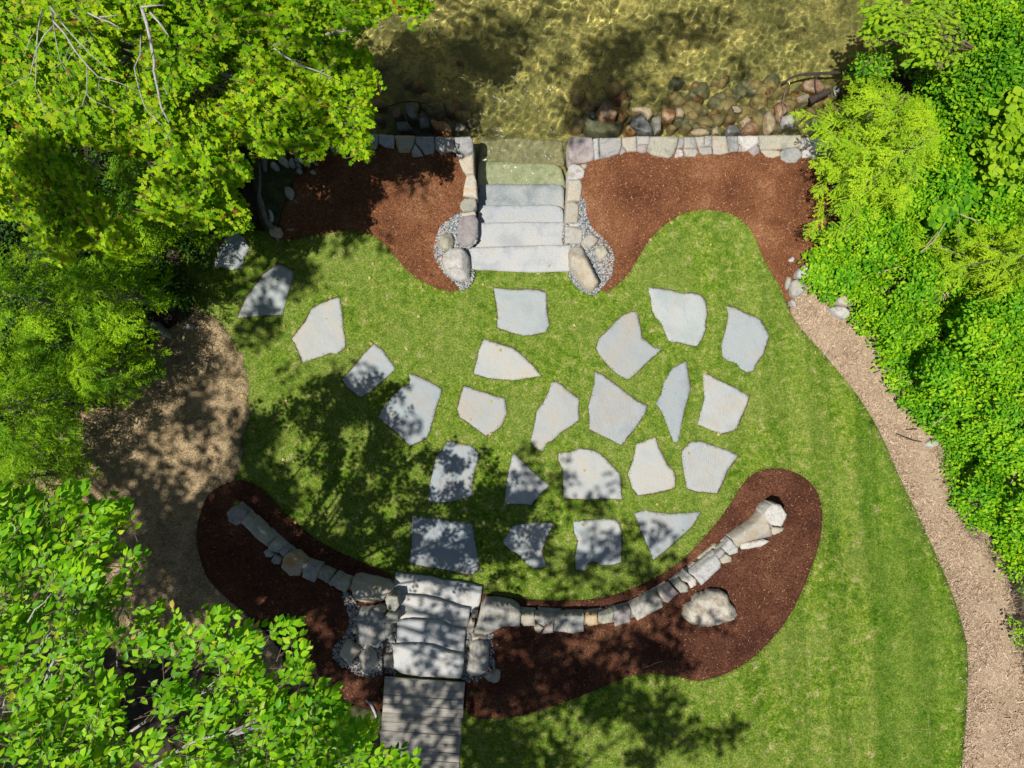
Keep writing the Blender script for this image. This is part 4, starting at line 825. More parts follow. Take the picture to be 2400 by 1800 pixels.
# ---- driftwood, roots, sticks
def limb(name, pts, zs, rad, mat, lab, cat):
    P = unproj(np.array(pts, float), np.array(zs, float)); P3 = np.column_stack([P, zs])
    s = np.linspace(0, 1, len(P3)); q = np.linspace(0, 1, len(P3) * 4)
    P4 = np.stack([np.interp(q, s, P3[:, k]) for k in range(3)], 1); P4[1:-1] = (P4[:-2] + P4[1:-1] * 2 + P4[2:]) / 4
    R = np.interp(q, s, rad); R *= 1 + .25 * (vnoise(np.column_stack([q * 9, q * 0]), 1, 5) - .5)
    tb = Tubes(); tb.add(P4, R, 8); return setp(tb.make(name, M[mat]), lab, cat), tb
limb('tree_root', mz([(370,190),(400,330),(410,480)]), [.12, .1, .08], [.05, .04, .03], 'bark', 'short mossy log in the shade beside the rock pile', 'log')
limb('tree_root', mz([(320,340),(330,560),(325,720),(310,850),(350,1000),(400,1150),(440,1280),(540,1380),(590,1490),(620,1580)]), [.1, .1, .12, .14, .13, .12, .12, .13, .1, .05], [.014, .018, .02, .035, .045, .035, .04, .045, .035, .015], 'bark', 'long pale driftwood root edging the left of the mulch', 'root')
limb('tree_root', mz([(460,1070),(500,1130),(515,1220),(480,1290)]), [.05, .09, .1, .06], [.012, .03, .035, .02], 'palebark', 'short grey driftwood piece beside the long root', 'root')
limb('stump', mz([(520,1400),(600,1430),(650,1480)]), [.08, .12, .05], [.07, .09, .05], 'drywood', 'broken tan stump end at the lower tip of the driftwood', 'stump')
b18 = lambda p: T(1800, 0, p)
limb('fallen_branch', b18([(110,735),(200,670),(280,645),(450,635),(690,620),(800,600)]), [-.44, -.40, -.38, -.37, -.37, -.37], [.01, .018, .022, .026, .03, .03], 'wetwood', 'long dark wet branch lying across the shallows at upper right', 'branch')
limb('fallen_branch', b18([(450,640),(405,690),(408,760),(430,810),(450,850)]), [-.36, -.34, -.33, -.3, -.28], [.014, .012, .011, .01, .008], 'wetwood', 'curved dark twig running from the long branch to the log', 'branch')
limb('fallen_branch', b18([(160,755),(125,880),(135,960),(110,1050)]), [-.40, -.3, -.26, -.24], [.01, .012, .01, .007], 'twig', 'thin brown twig over the rocks left of the log', 'branch')
limb('fallen_branch', b18([(40,910),(125,870),(190,940),(110,1010)]), [-.3, -.24, -.26, -.24], [.006, .008, .007, .005], 'twig', 'crooked thin stick crossing the thin brown twig', 'branch')
limb('log', b18([(362,872),(440,830),(532,788)]), [-.28, -.25, -.24], [.055, .052, .048], 'wetwood', 'short thick dark log at the foot of the conifer by the lake', 'log')
limb('fallen_branch', t6([(1040,950),(1160,915),(1290,875),(1400,880),(1480,900),(1560,950)]), [-.40, -.39, -.38, -.39, -.4, -.42], [.008, .01, .012, .01, .008, .005], 'wetwood', 'thin dark branch in the water left of the steps', 'branch')
limb('fallen_branch', u([(950,1065),(1000,1120),(1035,1200),(1040,1260)]), [.42, .46, .46, .42], [.02, .022, .02, .012], 'palebark', 'pale curved stick on the moss left of the boardwalk', 'branch')
limb('fallen_branch', T(1800,450,[(690,1130),(780,1180),(870,1245)]), [.1, .12, .12], [.008, .008, .006], 'drywood', 'straight dry stick at the top right of the chip path', 'branch')
limb('fallen_branch', T(1800,900,[(1110,430),(1180,460),(1260,490),(1330,500)]), [.06, .07, .06, .05], [.006, .009, .009, .006], 'wetwood', 'dark forked stick lying on the middle of the path', 'branch')
limb('fallen_branch', T(1800,900,[(1190,395),(1240,392),(1290,390)]), [.06, .06, .06], [.005, .007, .005], 'wetwood', 'small dark twig above the forked stick on the path', 'branch')
limb('fallen_branch', u12([(1140,792),(1200,775),(1240,750),(1300,740)]), [.5, .51, .51, .5], [.004, .005, .005, .004], 'drywood', 'pale thin twig on the shaded lower mulch', 'branch')
# ================================================================== SCATTERED GROUND DETAIL
stone_polys = [px2w(px) for _, px, _ in SS]
LAWN_W = px2w(LAWN_A)
def scatter(poly, dens, rs, lim=(-8.6, -6.6, 8.6, 6.6)):
    poly = np.asarray(poly); lo = np.maximum(poly.min(0), lim[:2]); hi = np.minimum(poly.max(0), lim[2:])
    n = int((hi[0] - lo[0]) * (hi[1] - lo[1]) * dens); P = rs.uniform(lo, hi, (n, 2)); return P[inpoly(poly, P)]
def exclude(P, polys, margin=0.0):
    for q in polys:
        q = np.asarray(q); lo, hi = q.min(0) - .1, q.max(0) + .1
        idx = np.where((P[:, 0] > lo[0]) & (P[:, 0] < hi[0]) & (P[:, 1] > lo[1]) & (P[:, 1] < hi[1]))[0]
        if not len(idx): continue
        bad = inpoly(q, P[idx])
        if margin: bad |= dist_poly(q, P[idx]) < margin
        P = np.delete(P, idx[bad], 0)
    return P
def blades(name, P, z, ln, wd, mat, seed, lean=.9, lab=None):
    rs = np.random.default_rng(seed); n = len(P); a = rs.uniform(0, 6.283, n); b_ = rs.uniform(0, 6.283, n)
    L = ln * rs.uniform(.6, 1.4, n); w = wd * rs.uniform(.7, 1.3, n); le = rs.uniform(.35, lean, n)
    d = np.stack([np.cos(a), np.sin(a)], 1); s = np.stack([-np.sin(b_), np.cos(b_)], 1)
    V = np.empty((n, 3, 3)); base = np.column_stack([P, z])
    V[:, 0] = base; V[:, 0, :2] -= s * w[:, None] / 2; V[:, 1] = base; V[:, 1, :2] += s * w[:, None] / 2
    V[:, 2] = base; V[:, 2, :2] += d * (L * le)[:, None]; V[:, 2, 2] += L * np.sqrt(np.maximum(1 - le ** 2, .05))
    o = mesh(name, V.reshape(-1, 3), [np.arange(n * 3).reshape(-1, 3)], mat, origin=(0, 0, 0)); return setp(o, lab, 'grass', None, 'stuff')
rs = np.random.default_rng(21)
P = scatter(LAWN_W, 3600, rs)
corr = unproj(np.array([(908, 1585), (1090, 1600), (1068, 1830), (878, 1830)]), .45)
stepA = unproj(np.array([(925, 1342), (1132, 1376), (1118, 1440), (1095, 1600), (905, 1600), (916, 1400)]), .1)
P = exclude(P, [beds['mulch_nw'], beds['mulch_ne'], beds['mulch_sw'], beds['mulch_se'], beds['g_nw'], beds['g_ne'], corr, stepA, px2w([(1100, 300), (1338, 300), (1338, 634), (1100, 634)])], .004)
P = exclude(P, stone_polys, .006)
P0 = rs.uniform((-5.6, -3.6), (-3.4, 1.9), (26000, 2)); P0 = P0[inpoly(beds['straw'], P0) & (dist_poly(LAWN_W, P0) < .30 * vnoise(P0, .16, 4))]; P = np.vstack([P, exclude(P0, [beds['mulch_sw']])])
blades('lawn_grass', P, G(P[:, 0], P[:, 1]), .034, .0075, M['blade'], 22, lab='short mown green lawn grass with straw-coloured flecks')
# longer fringe where the sod was cut against beds and stones
def fringe(polys, dens, seed):
    rs = np.random.default_rng(seed); out = []
    for q in polys:
        L = resample(q, 1 / dens); c = np.roll(L, -1, 0) - L; nr = np.stack([c[:, 1], -c[:, 0]], 1); nr /= np.linalg.norm(nr, axis=1)[:, None] + 1e-9
        k = np.asarray(q); ar = np.sum(k[:, 0] * np.roll(k[:, 1], -1) - np.roll(k[:, 0], -1) * k[:, 1]); sg = 1 if ar > 0 else -1
        out.append(L + nr * sg * rs.normal(.006, .012, len(L))[:, None])
    return np.vstack(out)
P = fringe(stone_polys + [beds['mulch_nw'], beds['mulch_ne'], beds['mulch_sw'], beds['mulch_se']], 110, 5)
P = P[inpoly(LAWN_W, P)]
P = exclude(P, [beds[k] for k in ('mulch_nw', 'mulch_ne', 'mulch_sw', 'mulch_se', 'g_nw', 'g_ne')]); P = exclude(P, [corr, stepA])
blades('edge_grass', P, G(P[:, 0], P[:, 1]) + .006, .048, .008, M['blade'], 23, lab='longer ragged grass fringe along the cut bed edges')
P = scatter(beds['straw'], 4600, rs); P = exclude(P, [beds['mulch_sw'], LAWN_W])
xt = scatter(chaikin(px2w(STRAW), 2), 900, np.random.default_rng(9)); P0 = np.random.default_rng(10).uniform((-5.2, -3.2), (-3.6, 1.8), (9000, 2)); dd = dist_poly(beds['straw'], P0); P0 = P0[(dd < .16 * vnoise(P0, .3, 4) + .03)]; P0 = exclude(P0, [beds['mulch_sw']])
P = np.vstack([P, P0])
blades('dry_grass', P, G(P[:, 0], P[:, 1]) + .01, .05, .007, M['strawblade'], 24, 1.0, 'thin dry straw and sprouting grass on the bare seeded ground')
def chips(name, P, z, ln, wd, mat, seed, lab, tilt=.35):
    rs = np.random.default_rng(seed); n = len(P)
    t = np.array([(-.5, -.5, 0), (.5, -.5, 0), (.5, .5, 0), (-.5, .5, 0)]); 
    tV = np.array([(-.5, -.35, 0), (.5, -.5, .0), (.42, .5, .0), (-.5, .4, .0), (0, 0, .25)]); tF = np.array([(0, 1, 4), (1, 2, 4), (2, 3, 4), (3, 0, 4)])
    L = ln * rs.uniform(.45, 1.6, n); w = wd * rs.uniform(.6, 1.5, n)
    R = rotmats(rs.uniform(0, 6.283, n), rs.normal(0, tilt, n), rs.normal(0, .5, n))
    V = np.broadcast_to(tV[None], (n, 5, 3)).copy(); V[:, :, 0] *= L[:, None]; V[:, :, 1] *= w[:, None]; V[:, :, 2] *= w[:, None]
    V = np.einsum('nij,nmj->nmi', R, V) + np.column_stack([P, z])[:, None]
    Fo = (tF[None] + (np.arange(n) * 5)[:, None, None]).reshape(-1, 3)
    return setp(mesh(name, V.reshape(-1, 3), [Fo], mat, origin=(0, 0, 0)), lab, 'wood chips', None, 'stuff')
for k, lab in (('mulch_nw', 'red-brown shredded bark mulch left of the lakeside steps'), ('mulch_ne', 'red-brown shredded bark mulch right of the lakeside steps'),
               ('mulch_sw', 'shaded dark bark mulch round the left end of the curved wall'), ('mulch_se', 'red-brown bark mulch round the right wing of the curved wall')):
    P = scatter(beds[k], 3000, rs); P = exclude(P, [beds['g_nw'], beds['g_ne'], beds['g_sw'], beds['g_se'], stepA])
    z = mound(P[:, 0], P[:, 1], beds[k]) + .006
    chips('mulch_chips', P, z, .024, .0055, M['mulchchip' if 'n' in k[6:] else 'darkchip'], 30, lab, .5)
P = scatter(beds['path'], 2600, rs); P = P[fbm(P, .5, 77) + rs.uniform(-.2, .2, len(P)) > .38]; dpe = dist_poly(beds['path'], P)
chips('path_chips', P, G(P[:, 0], P[:, 1]) + .03, .040, .008, M['pathchip'], 31, 'pale tan wood chips covering the path on the right')
P2 = scatter(beds['path'], 60, rs)
chips('path_chips', P2, G(P2[:, 0], P2[:, 1]) + .04, .08, .015, M['pathchip'], 32, 'bigger splintered bark pieces scattered on the right path')
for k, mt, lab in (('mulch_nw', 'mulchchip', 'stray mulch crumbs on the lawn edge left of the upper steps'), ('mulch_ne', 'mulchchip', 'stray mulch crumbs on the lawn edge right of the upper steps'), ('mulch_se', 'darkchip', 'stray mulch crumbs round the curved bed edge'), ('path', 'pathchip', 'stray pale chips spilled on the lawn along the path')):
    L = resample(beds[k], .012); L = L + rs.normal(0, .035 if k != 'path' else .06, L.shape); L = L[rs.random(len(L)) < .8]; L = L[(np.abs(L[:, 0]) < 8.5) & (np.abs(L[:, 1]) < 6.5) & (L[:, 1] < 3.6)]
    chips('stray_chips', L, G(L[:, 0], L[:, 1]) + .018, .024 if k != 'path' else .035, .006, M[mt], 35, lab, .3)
WOODS = px2w(F([(1735, 590), (1780, 600), (1820, 660), (1880, 700), (1930, 760), (1990, 820), (2030, 900), (2080, 960), (2120, 1050), (2170, 1120), (2240, 1210), (2400, 1400), (2500, 900), (2450, 300), (2100, 300), (1760, 400)]))
P = scatter(WOODS, 500, rs)
chips('leaf_litter', P, G(P[:, 0], P[:, 1]) - .02, .06, .012, M['pathchip'], 33, 'dry litter of twigs and chips under the right-hand ground cover')
# pebbles
def ico():
    t = (1 + 5 ** .5) / 2
    v = np.array([(-1, t, 0), (1, t, 0), (-1, -t, 0), (1, -t, 0), (0, -1, t), (0, 1, t), (0, -1, -t), (0, 1, -t), (t, 0, -1), (t, 0, 1), (-t, 0, -1), (-t, 0, 1)], float)
    v /= np.linalg.norm(v[0])
    f = np.array([(0, 11, 5), (0, 5, 1), (0, 1, 7), (0, 7, 10), (0, 10, 11), (1, 5, 9), (5, 11, 4), (11, 10, 2), (10, 7, 6), (7, 1, 8), (3, 9, 4), (3, 4, 2), (3, 2, 6), (3, 6, 8), (3, 8, 9), (4, 9, 5), (2, 4, 11), (6, 2, 10), (8, 6, 7), (9, 8, 1)])
    return v, f
IV, IF = ico()
for k, lab, s0 in (('g_nw', 'pale round gravel round the stones left of the lakeside steps', .0125), ('g_ne', 'pale round gravel round the boulders right of the lakeside steps', .0125),
                   ('g_sw', 'blue-grey pebbles round the boulders left of the lower steps', .0165), ('g_se', 'blue-grey pebbles round the long boulder right of the lower steps', .0165)):
    P = scatter(beds[k], 2.5 / (s0 * s0 * 3.6), rs); n = len(P)
    R = rotmats(rs.uniform(0, 6.283, n), rs.normal(0, .3, n), rs.normal(0, .3, n))
    sc = s0 * rs.uniform(.65, 1.35, n); el = np.stack([rs.uniform(.95, 1.4, n), rs.uniform(.75, 1.05, n), rs.uniform(.5, .75, n)], 1)
    V = IV[None] * (1 + rs.uniform(-.1, .1, (n, 12, 1))) * el[:, None] * sc[:, None, None]
    V = np.einsum('nij,nmj->nmi', R, V) + np.column_stack([P, G(P[:, 0], P[:, 1], .05) + .038 + sc * .5 * rs.uniform(.3, 1.6, n)])[:, None]
    setp(mesh('gravel', V.reshape(-1, 3), [(IF[None] + (np.arange(n) * 12)[:, None, None]).reshape(-1, 3)], M['pebble'], origin=(0, 0, 0), smooth_sh=True), lab, 'gravel', None, 'stuff')

# ================================================================== VEGETATION
def leaf_ovate(L=1.0, W=.27, fold=.12, droop=.12, tip=.14):
    xs = np.array([.08, .28, .52, .76, .92]); w = np.array([.40, .88, 1.0, .62, .22]) * W
    mid = [(0, 0, 0)] + [(x, 0, -droop * x * x) for x in xs] + [(1, 0, -droop)]
    V = mid[:]; Ft = []
    for sgn in (1, -1):
        i0 = len(V)
        for x, ww in zip(xs, w): V.append((x, sgn * ww, fold * ww * 2 - droop * x * x))
        seq = [0] + list(range(i0, i0 + 5)) + [6]
        for j in range(6):
            a, b_, c_, d_ = j, j + 1, seq[j + 1], seq[j]
            tr = [(a, b_, c_), (a, c_, d_)]
            for t in tr:
                if len(set(t)) == 3: Ft.append(t if sgn > 0 else t[::-1])
    return np.array(V) * L, np.array(Ft)
def leaf_small(L=1.0, W=.6):
    V = np.array([(0, 0, 0), (.5, 0, -.02), (1, 0, -.1), (.35, W / 2, .06), (.75, W * .36, .02), (.35, -W / 2, .06), (.75, -W * .36, .02)]) * L
    return V, np.array([(0, 1, 3), (1, 4, 3), (1, 2, 4), (0, 5, 1), (1, 5, 6), (1, 6, 2)])
def leaf_maple(L=1.0):
    # three big lobes, two small ones at the base
    pol = [(-.02, .0), (.02, .30), (-.06, .48), (.22, .40), (.34, .62), (.50, .56), (.58, .22), (.74, .26), (1.0, .0)]
    P = pol + [(x, -y) for x, y in pol[-2:0:-1]]
    V = [(.36, 0, 0)] + [(x, y, .10 * abs(y) - .10 * x * x + (.03 if i % 2 else -.02)) for i, (x, y) in enumerate(P)]
    n = len(P); return np.array(V) * L, np.array([(0, 1 + i, 1 + (i + 1) % n) for i in range(n)])[:, ::-1]
def compose(leaf, items):
    out = []
    for (x, y, z_, yaw, pit, rol, s) in items:
        R = rotmats(np.array([yaw]), np.array([pit]), np.array([rol])); out.append(inst(leaf[0], leaf[1], np.array([[x, y, z_]]), R, s))
    return merge(out)
rt = random.Random(3)
def frond(leaf, n, length, s, spread=1.0, jit=.25, width=.02):
    it = []
    for i in range(n):
        x = length * (i + .6) / n; side = 1 if i % 2 else -1
        it.append((x, side * width, rt.uniform(-.01, .015), side * spread * rt.uniform(.7, 1.15) * (1 - .5 * i / n), rt.uniform(-.1, .35), rt.gauss(0, jit), s * rt.uniform(.8, 1.15)))
    it.append((length, 0, 0, rt.uniform(-.2, .2), .15, rt.gauss(0, jit), s)); return it
def bunch(leaf, n, rad, s, jit=.45, h=.05):
    it = []
    for i in range(n):
        a = rt.uniform(0, 6.283); r_ = rad * math.sqrt(rt.random())
        it.append((r_ * math.cos(a), r_ * math.sin(a), rt.uniform(-h, h), rt.uniform(0, 6.283), rt.gauss(.15, jit), rt.gauss(0, jit), s * rt.uniform(.7, 1.25)))
    return it
LM, LO, LS = leaf_maple(), leaf_ovate(), leaf_small()
LBr = leaf_ovate(W=.34); LVi = leaf_ovate(W=.46, fold=.05)
TPL = {
 'maple': [compose(LM, frond(LM, 8, .20, .058, 1.15, .35) + bunch(LM, 5, .10, .056, .35, .03)) for _ in range(5)],
 'beech': [compose(LO, frond(LO, n, .06 + .032 * n, .092, .95, .28, .008)) for n in (4, 5, 5, 6, 6, 7)],
 'sapling': [compose(LBr, frond(LBr, n, .045 * n, .078, 1.1, .3, .01)) for n in (5, 6, 7, 8)],
 'cover': [compose(LS, bunch(LS, 10, .09, .052, .42, .05)) for _ in range(6)],
 'shrub': [compose(LS, bunch(LS, 11, .10, .060, .5, .07)) for _ in range(6)],
 'vine': [compose(LVi, bunch(LVi, 8, .12, .085, .22, .03)) for _ in range(4)],
 'high': [compose(LS, bunch(LS, 11, .15, .115, .5, .12)) for _ in range(4)],
}
def hem_frond(seed):
    rr = random.Random(seed); V = []; Ft = []
    def needle(x, y, z_, a, l, w):
        k = len(V); c, s = math.cos(a), math.sin(a)
        V.extend([(x - s * w, y + c * w, z_), (x + s * w, y - c * w, z_), (x + c * l, y + s * l, z_ - .1 * l)]); Ft.append((k, k + 1, k + 2))
    nl = 7
    for i in range(nl):
        for sd_ in (1, -1):
            if rr.random() < .12: continue
            x0 = .04 + .9 * (i + (.5 if sd_ > 0 else 0) + rr.uniform(-.35, .35)) / nl; L = (.38 * (1 - max(x0, 0)) ** .7 + .06) * rr.uniform(.55, 1.35); a = sd_ * rr.uniform(.45, 1.15)
            m_ = max(3, int(L / .042))
            for j in range(m_):
                q = (j + .5) / m_; px_, py_ = x0 + math.cos(a) * L * q, math.sin(a) * L * q
                for s2 in (1, -1): needle(px_, py_, (-.3 * q * L + rr.uniform(-.03, .03)), a + s2 * rr.uniform(.4, 1.2), .058 * rr.uniform(.6, 1.2), .021)
            needle(x0 + math.cos(a) * L, math.sin(a) * L, -.06 * L, a, .06, .017)
    for j in range(16):
        q = j / 16
        for s2 in (1, -1): needle(q, 0, 0, s2 * .8, .06, .017)
    V = np.array(V); V[:, 2] -= .12 * V[:, 0] ** 2
    return V, np.array(Ft)
HF = [hem_frond(i) for i in range(9)]
def place(tpls, pos, yaw, pit, rol, s, seed):
    rs = np.random.default_rng(seed); n = len(pos); k = rs.integers(0, len(tpls), n); s = np.broadcast_to(s, (n,)); out = []
    R = rotmats(yaw, pit, rol)
    for t in range(len(tpls)):
        m_ = k == t
        if m_.any(): out.append(inst(tpls[t][0], tpls[t][1], pos[m_], R[m_], s[m_]))
    return merge(out)
def in_polys(polys, n, rs):
    allp = np.vstack([np.asarray(p, float) for p in polys]); lo, hi = allp.min(0), allp.max(0); out = []; c = 0
    while c < n:
        P = rs.uniform(lo, hi, (n * 2, 2)); m_ = np.zeros(len(P), bool)
        for p in polys: m_ |= inpoly(p, P)
        P = P[m_]; out.append(P); c += len(P)
    return np.vstack(out)[:n]
def twigs(tb, tips, bases, r=.0035):
    for a, b_ in zip(bases, tips): tb.add([a, (a + b_) / 2 + (0, 0, .01), b_], [r * 1.5, r, r * .5], 3)

def _g(ox, oy, L): return [(ox + x / 3.687, oy + y / 3.687, r / 3.687) for x, y, r in L]
FLECK = np.array(_g(600, 900, [(1370,1240,40),(1480,1320,60),(1430,1480,95),(1590,1250,50),(1740,1290,50),(1690,1400,45),(1640,1200,45),(1860,1560,35),(1800,1350,35),(1600,800,90),(1560,890,60),(1790,560,100),(1850,650,50),(1830,900,40),(1700,950,25),(1780,790,28),(1690,560,60),
  (1500,120,110),(1440,440,70),(1340,480,60),(1170,200,40),(1350,140,32),(1250,420,40),(250,600,120),(450,850,130),(850,450,120),(850,700,110),(1000,850,70),(650,1050,100),(1150,1100,80),(700,1250,90),(1050,1500,120),(1600,1110,70),(1300,620,60),(420,1100,70),(520,560,90),(1400,800,60),(1180,1450,70)])
  + _g(1200, 900, [(100,780,42),(70,880,36),(220,900,42),(10,950,42),(40,640,36),(190,1220,40),(220,1540,55),(20,1290,42),(60,1470,55),(110,1380,28),(590,1300,65),(750,1350,65),(600,1420,65),(800,1210,55),(900,1260,45),(880,1480,42),(560,1230,42),(680,1240,28),(700,800,130),(560,950,80),(820,640,90),(1500,1200,70),(1250,1450,60),(1130,1130,50),(350,1080,60),(420,1400,50)])
  + _g(600, 1350, [(1280,60,70),(1500,60,50),(1700,60,40),(1320,240,90),(1460,240,80),(1720,290,50),(1290,440,50),(1480,440,60),(1630,520,110),(1360,520,42),(1250,540,36),(1340,760,62),(1230,640,36),(1430,660,46),(1600,750,52),(1720,740,42),(1220,740,36),(1500,700,30),(1740,1110,45),(1320,1240,42),(1690,1220,70),(1170,1290,50),(1270,1040,42),
     (1170,1060,36),(1650,1420,70),(1180,1380,60),(1640,1520,60),(1500,1600,50),(60,200,100),(440,270,80),(900,900,110),(820,1020,80),(1930,1120,42),(2030,1060,50),(930,200,60),(1000,500,60),(1060,180,40)]))
FLW = unproj(FLECK[:, :2], 0.0); FLR = FLECK[:, 2] / PPM
def lit(P3, pad=.035):
    g = G(P3[:, 0] - LX * P3[:, 2], P3[:, 1] - LY * P3[:, 2]); gx_ = P3[:, :2] - np.array([LX, LY]) * (P3[:, 2] - g)[:, None]
    q = gx_ * (CAMH / (CAMH - g))[:, None]
    return (np.hypot(q[:, None, 0] - FLW[None, :, 0], q[:, None, 1] - FLW[None, :, 1]) < FLR[None] + pad).any(1)
# ---- red maple, upper left
MAPLE = [
 T(0, 0, [(-200,-200),(2212,-200),(2212,1230),(2140,1200),(2080,1240),(2100,1440),(2230,1480),(2060,1700),(1960,1659),(1900,1560),(1750,1520),(1620,1480),(1480,1400),(1330,1290),(1230,1390),(1090,1330),(900,1290),(700,1270),(560,1250),(480,1320),(520,1420),(640,1560),(780,1580),(780,1659),(-200,1659)]),
 T(600, 0, [(-20,-200),(1540,-200),(1548,125),(1420,105),(1370,60),(1290,20),(1200,105),(1060,90),(1055,200),(985,255),(880,300),(760,330),(700,345),(570,400),(545,440),(620,470),(690,435),(740,500),(850,440),(940,418),(1005,455),(1025,560),(1080,610),(1030,700),(1025,900),(1042,1060),(1000,1150),(1030,1330),(980,1430),(900,1350),(850,1290),(815,1190),(640,1240),(610,1350),(560,1360),(500,1290),(420,1260),(330,1240),(240,1362),(130,1362),(0,1230)]),
 T(0, 450, [(1440,-10),(2060,-10),(2145,130),(2185,330),(2120,362),(2000,335),(1920,345),(1880,295),(1780,305),(1740,230),(1620,240),(1480,312),(1360,240),(1410,60)]),
 T(0, 450, [(-200,-20),(780,-20),(790,110),(870,200),(985,200),(960,330),(1100,440),(1132,560),(1080,592),(1000,602),(870,525),(740,470),(640,600),(580,652),(515,600),(500,540),(360,480),(345,380),(300,260),(180,240),(60,245),(-200,200)])]
rs = np.random.default_rng(41)
def canopy(name, lab, cat, polys, n, Tw, hf, kind, leafmat, seed, size=1.0, L=.25, pitch=.28, gap=(70, .30), trunk=None, limbs=14, barkm='palebark', group=None, tilt=.3, twigmat='twig', limbpts=()):
    rs = np.random.default_rng(seed)
    P = in_polys(polys, int(n * 1.8), rs)
    nz = fbm(P, gap[0], seed, 3); edge = np.minimum.reduce([dist_poly(p, P) for p in polys])
    keep = (nz > gap[1]) | (edge < 16); P = P[keep][:n]; nz = nz[keep][:n]; edge = edge[keep][:n]
    h = hf(P, nz) + rs.normal(0, .12, len(P)); lay = rs.random(len(P)); h -= np.where(lay < .3, rs.uniform(.25, .9, len(P)), 0)
    xy = unproj(P, h); tip = np.column_stack([xy, h]); d = xy - np.array(Tw); yaw = np.arctan2(d[:, 1], d[:, 0]) + rs.normal(0, .55, len(P))
    pit = rs.normal(pitch, .16, len(P)); rol = rs.normal(0, tilt, len(P)); s = size * rs.uniform(.82, 1.15, len(P))
    dirv = np.stack([np.cos(yaw) * np.cos(pit), np.sin(yaw) * np.cos(pit), -np.sin(pit)], 1); base = tip - dirv * (L * s)[:, None]
    if name == 'beech_tree':
        cen_ = base + dirv * .12; k_ = ~(lit(cen_) & (rs.random(len(cen_)) < .92)); base, tip, dirv, s, yaw, pit, rol = (q[k_] for q in (base, tip, dirv, s, yaw, pit, rol))
    org = trunk[0] if trunk else (Tw[0], Tw[1], 0)
    t = setp(empty(name, org), lab, cat, group)
    V, Fa = place(TPL[kind], base, yaw, pit, rol, s, seed + 1); mesh('crown', V, [Fa], M[leafmat], t, smooth_sh=(kind in ('beech', 'sapling', 'vine')))
    tb = Tubes(); twigs(tb, base + dirv * (L * s * .8)[:, None], base - dirv * .08, .0026); tb.make('twigs', M[twigmat], t)
    if trunk:
        tb = Tubes(); tr = np.array(trunk, float); tb.add(tr, np.linspace(trunk_r, trunk_r * .45, len(tr)), 10); tb.make('trunk', M[barkm], t)
        tb = Tubes(); top = tr[-1]; idx = rs.choice(len(base), limbs, replace=False)
        for i in idx:
            e = base[i] - (0, 0, .12); s0 = tr[rs.integers(max(1, len(tr) - 2), len(tr))]; mid = s0 * .45 + e * .55 + np.array([rs.normal(0, .12), rs.normal(0, .12), .12])
            L_ = np.linalg.norm(e - s0); tb.add([s0, (s0 + mid) / 2 + rs.normal(0, .04, 3), mid, (mid + e) / 2 + rs.normal(0, .03, 3), e], np.linspace(min(.045, .008 * L_ + .008), .005, 5), 6)
            near = np.argsort(np.linalg.norm(base - e, axis=1))[1:9]
            for j in near: tb.add([mid * .3 + e * .7, (e + base[j]) / 2 - (0, 0, .03), base[j]], [.008, .006, .004], 4)
        for pts, z_, r0, r1 in limbpts:
            P2 = unproj(np.array(pts), z_); k = len(pts); tb.add(np.column_stack([P2, np.full(k, z_) + rs.normal(0, .03, k)]), np.linspace(r0, r1, k) * .62, 6)
        tb.make('limbs', M[barkm], t)
    return t
trunk_r = .13
z00 = lambda p: T(0, 0, p)
ML = [(z00([(340,60),(320,250),(310,400),(305,560),(310,760),(340,880),(385,1040)]), 4.0, .012, .004), (z00([(430,90),(480,200),(560,290),(660,450),(760,580),(850,665),(1000,700),(1165,765)]), 4.05, .02, .004),
      (z00([(440,60),(540,210),(640,320),(780,470),(950,610)]), 4.1, .014, .004), (z00([(460,205),(370,300),(300,440),(230,620),(120,700),(70,760)]), 4.0, .012, .003), (z00([(760,580),(745,780),(690,900),(600,970)]), 3.98, .008, .003),
      (z00([(750,790),(800,870),(900,910),(1000,950)]), 3.98, .006, .003), (z00([(470,210),(490,360),(520,520),(600,680)]), 4.0, .007, .003), (z00([(840,660),(860,770),(930,860)]), 4.0, .006, .003), (z00([(320,230),(290,360),(210,500)]), 4.0, .006, .003),
      (z00([(1225,70),(1250,180),(1270,290),(1310,430),(1340,540),(1360,640),(1370,800),(1400,930),(1450,1050)]), 3.7, .034, .014), (z00([(1220,65),(1320,50),(1410,30)]), 3.75, .018, .008), (z00([(1235,320),(1210,470),(1175,600),(1200,770),(1250,930),(1330,1020),(1400,1080)]), 3.85, .012, .004),
      (z00([(780,130),(870,160),(960,200),(1040,245)]), 3.9, .016, .008), (z00([(870,155),(1030,135)]), 3.9, .012, .006), (z00([(1400,950),(1310,1030),(1275,1130)]), 3.75, .007, .003), (z00([(1410,740),(1460,830)]), 3.8, .006, .003), (z00([(610,400),(560,540),(430,610)]), 4.0, .005, .002), (z00([(820,325),(720,385),(600,480),(570,620)]), 4.0, .006, .002),
      (z00([(600,790),(640,850),(560,880)]), 4.0, .005, .002), (z00([(640,120),(720,200),(820,320)]), 4.0, .005, .002), (z00([(1460,1100),(1400,1200)]), 3.7, .01, .004), (z00([(1300,110),(1370,190),(1450,300)]), 3.9, .02, .012),
      (t6([(140,405),(250,485),(380,550),(480,595),(560,625),(665,680)]), 3.0, .018, .006), (t6([(160,400),(170,370),(270,305)]), 3.0, .006, .003), (t6([(160,405),(245,385)]), 3.0, .005, .002), (t6([(560,625),(640,565),(690,530)]), 3.0, .006, .003), (t6([(330,550),(400,490)]), 3.0, .004, .002), (t6([(560,625),(580,690)]), 3.0, .004, .002)]
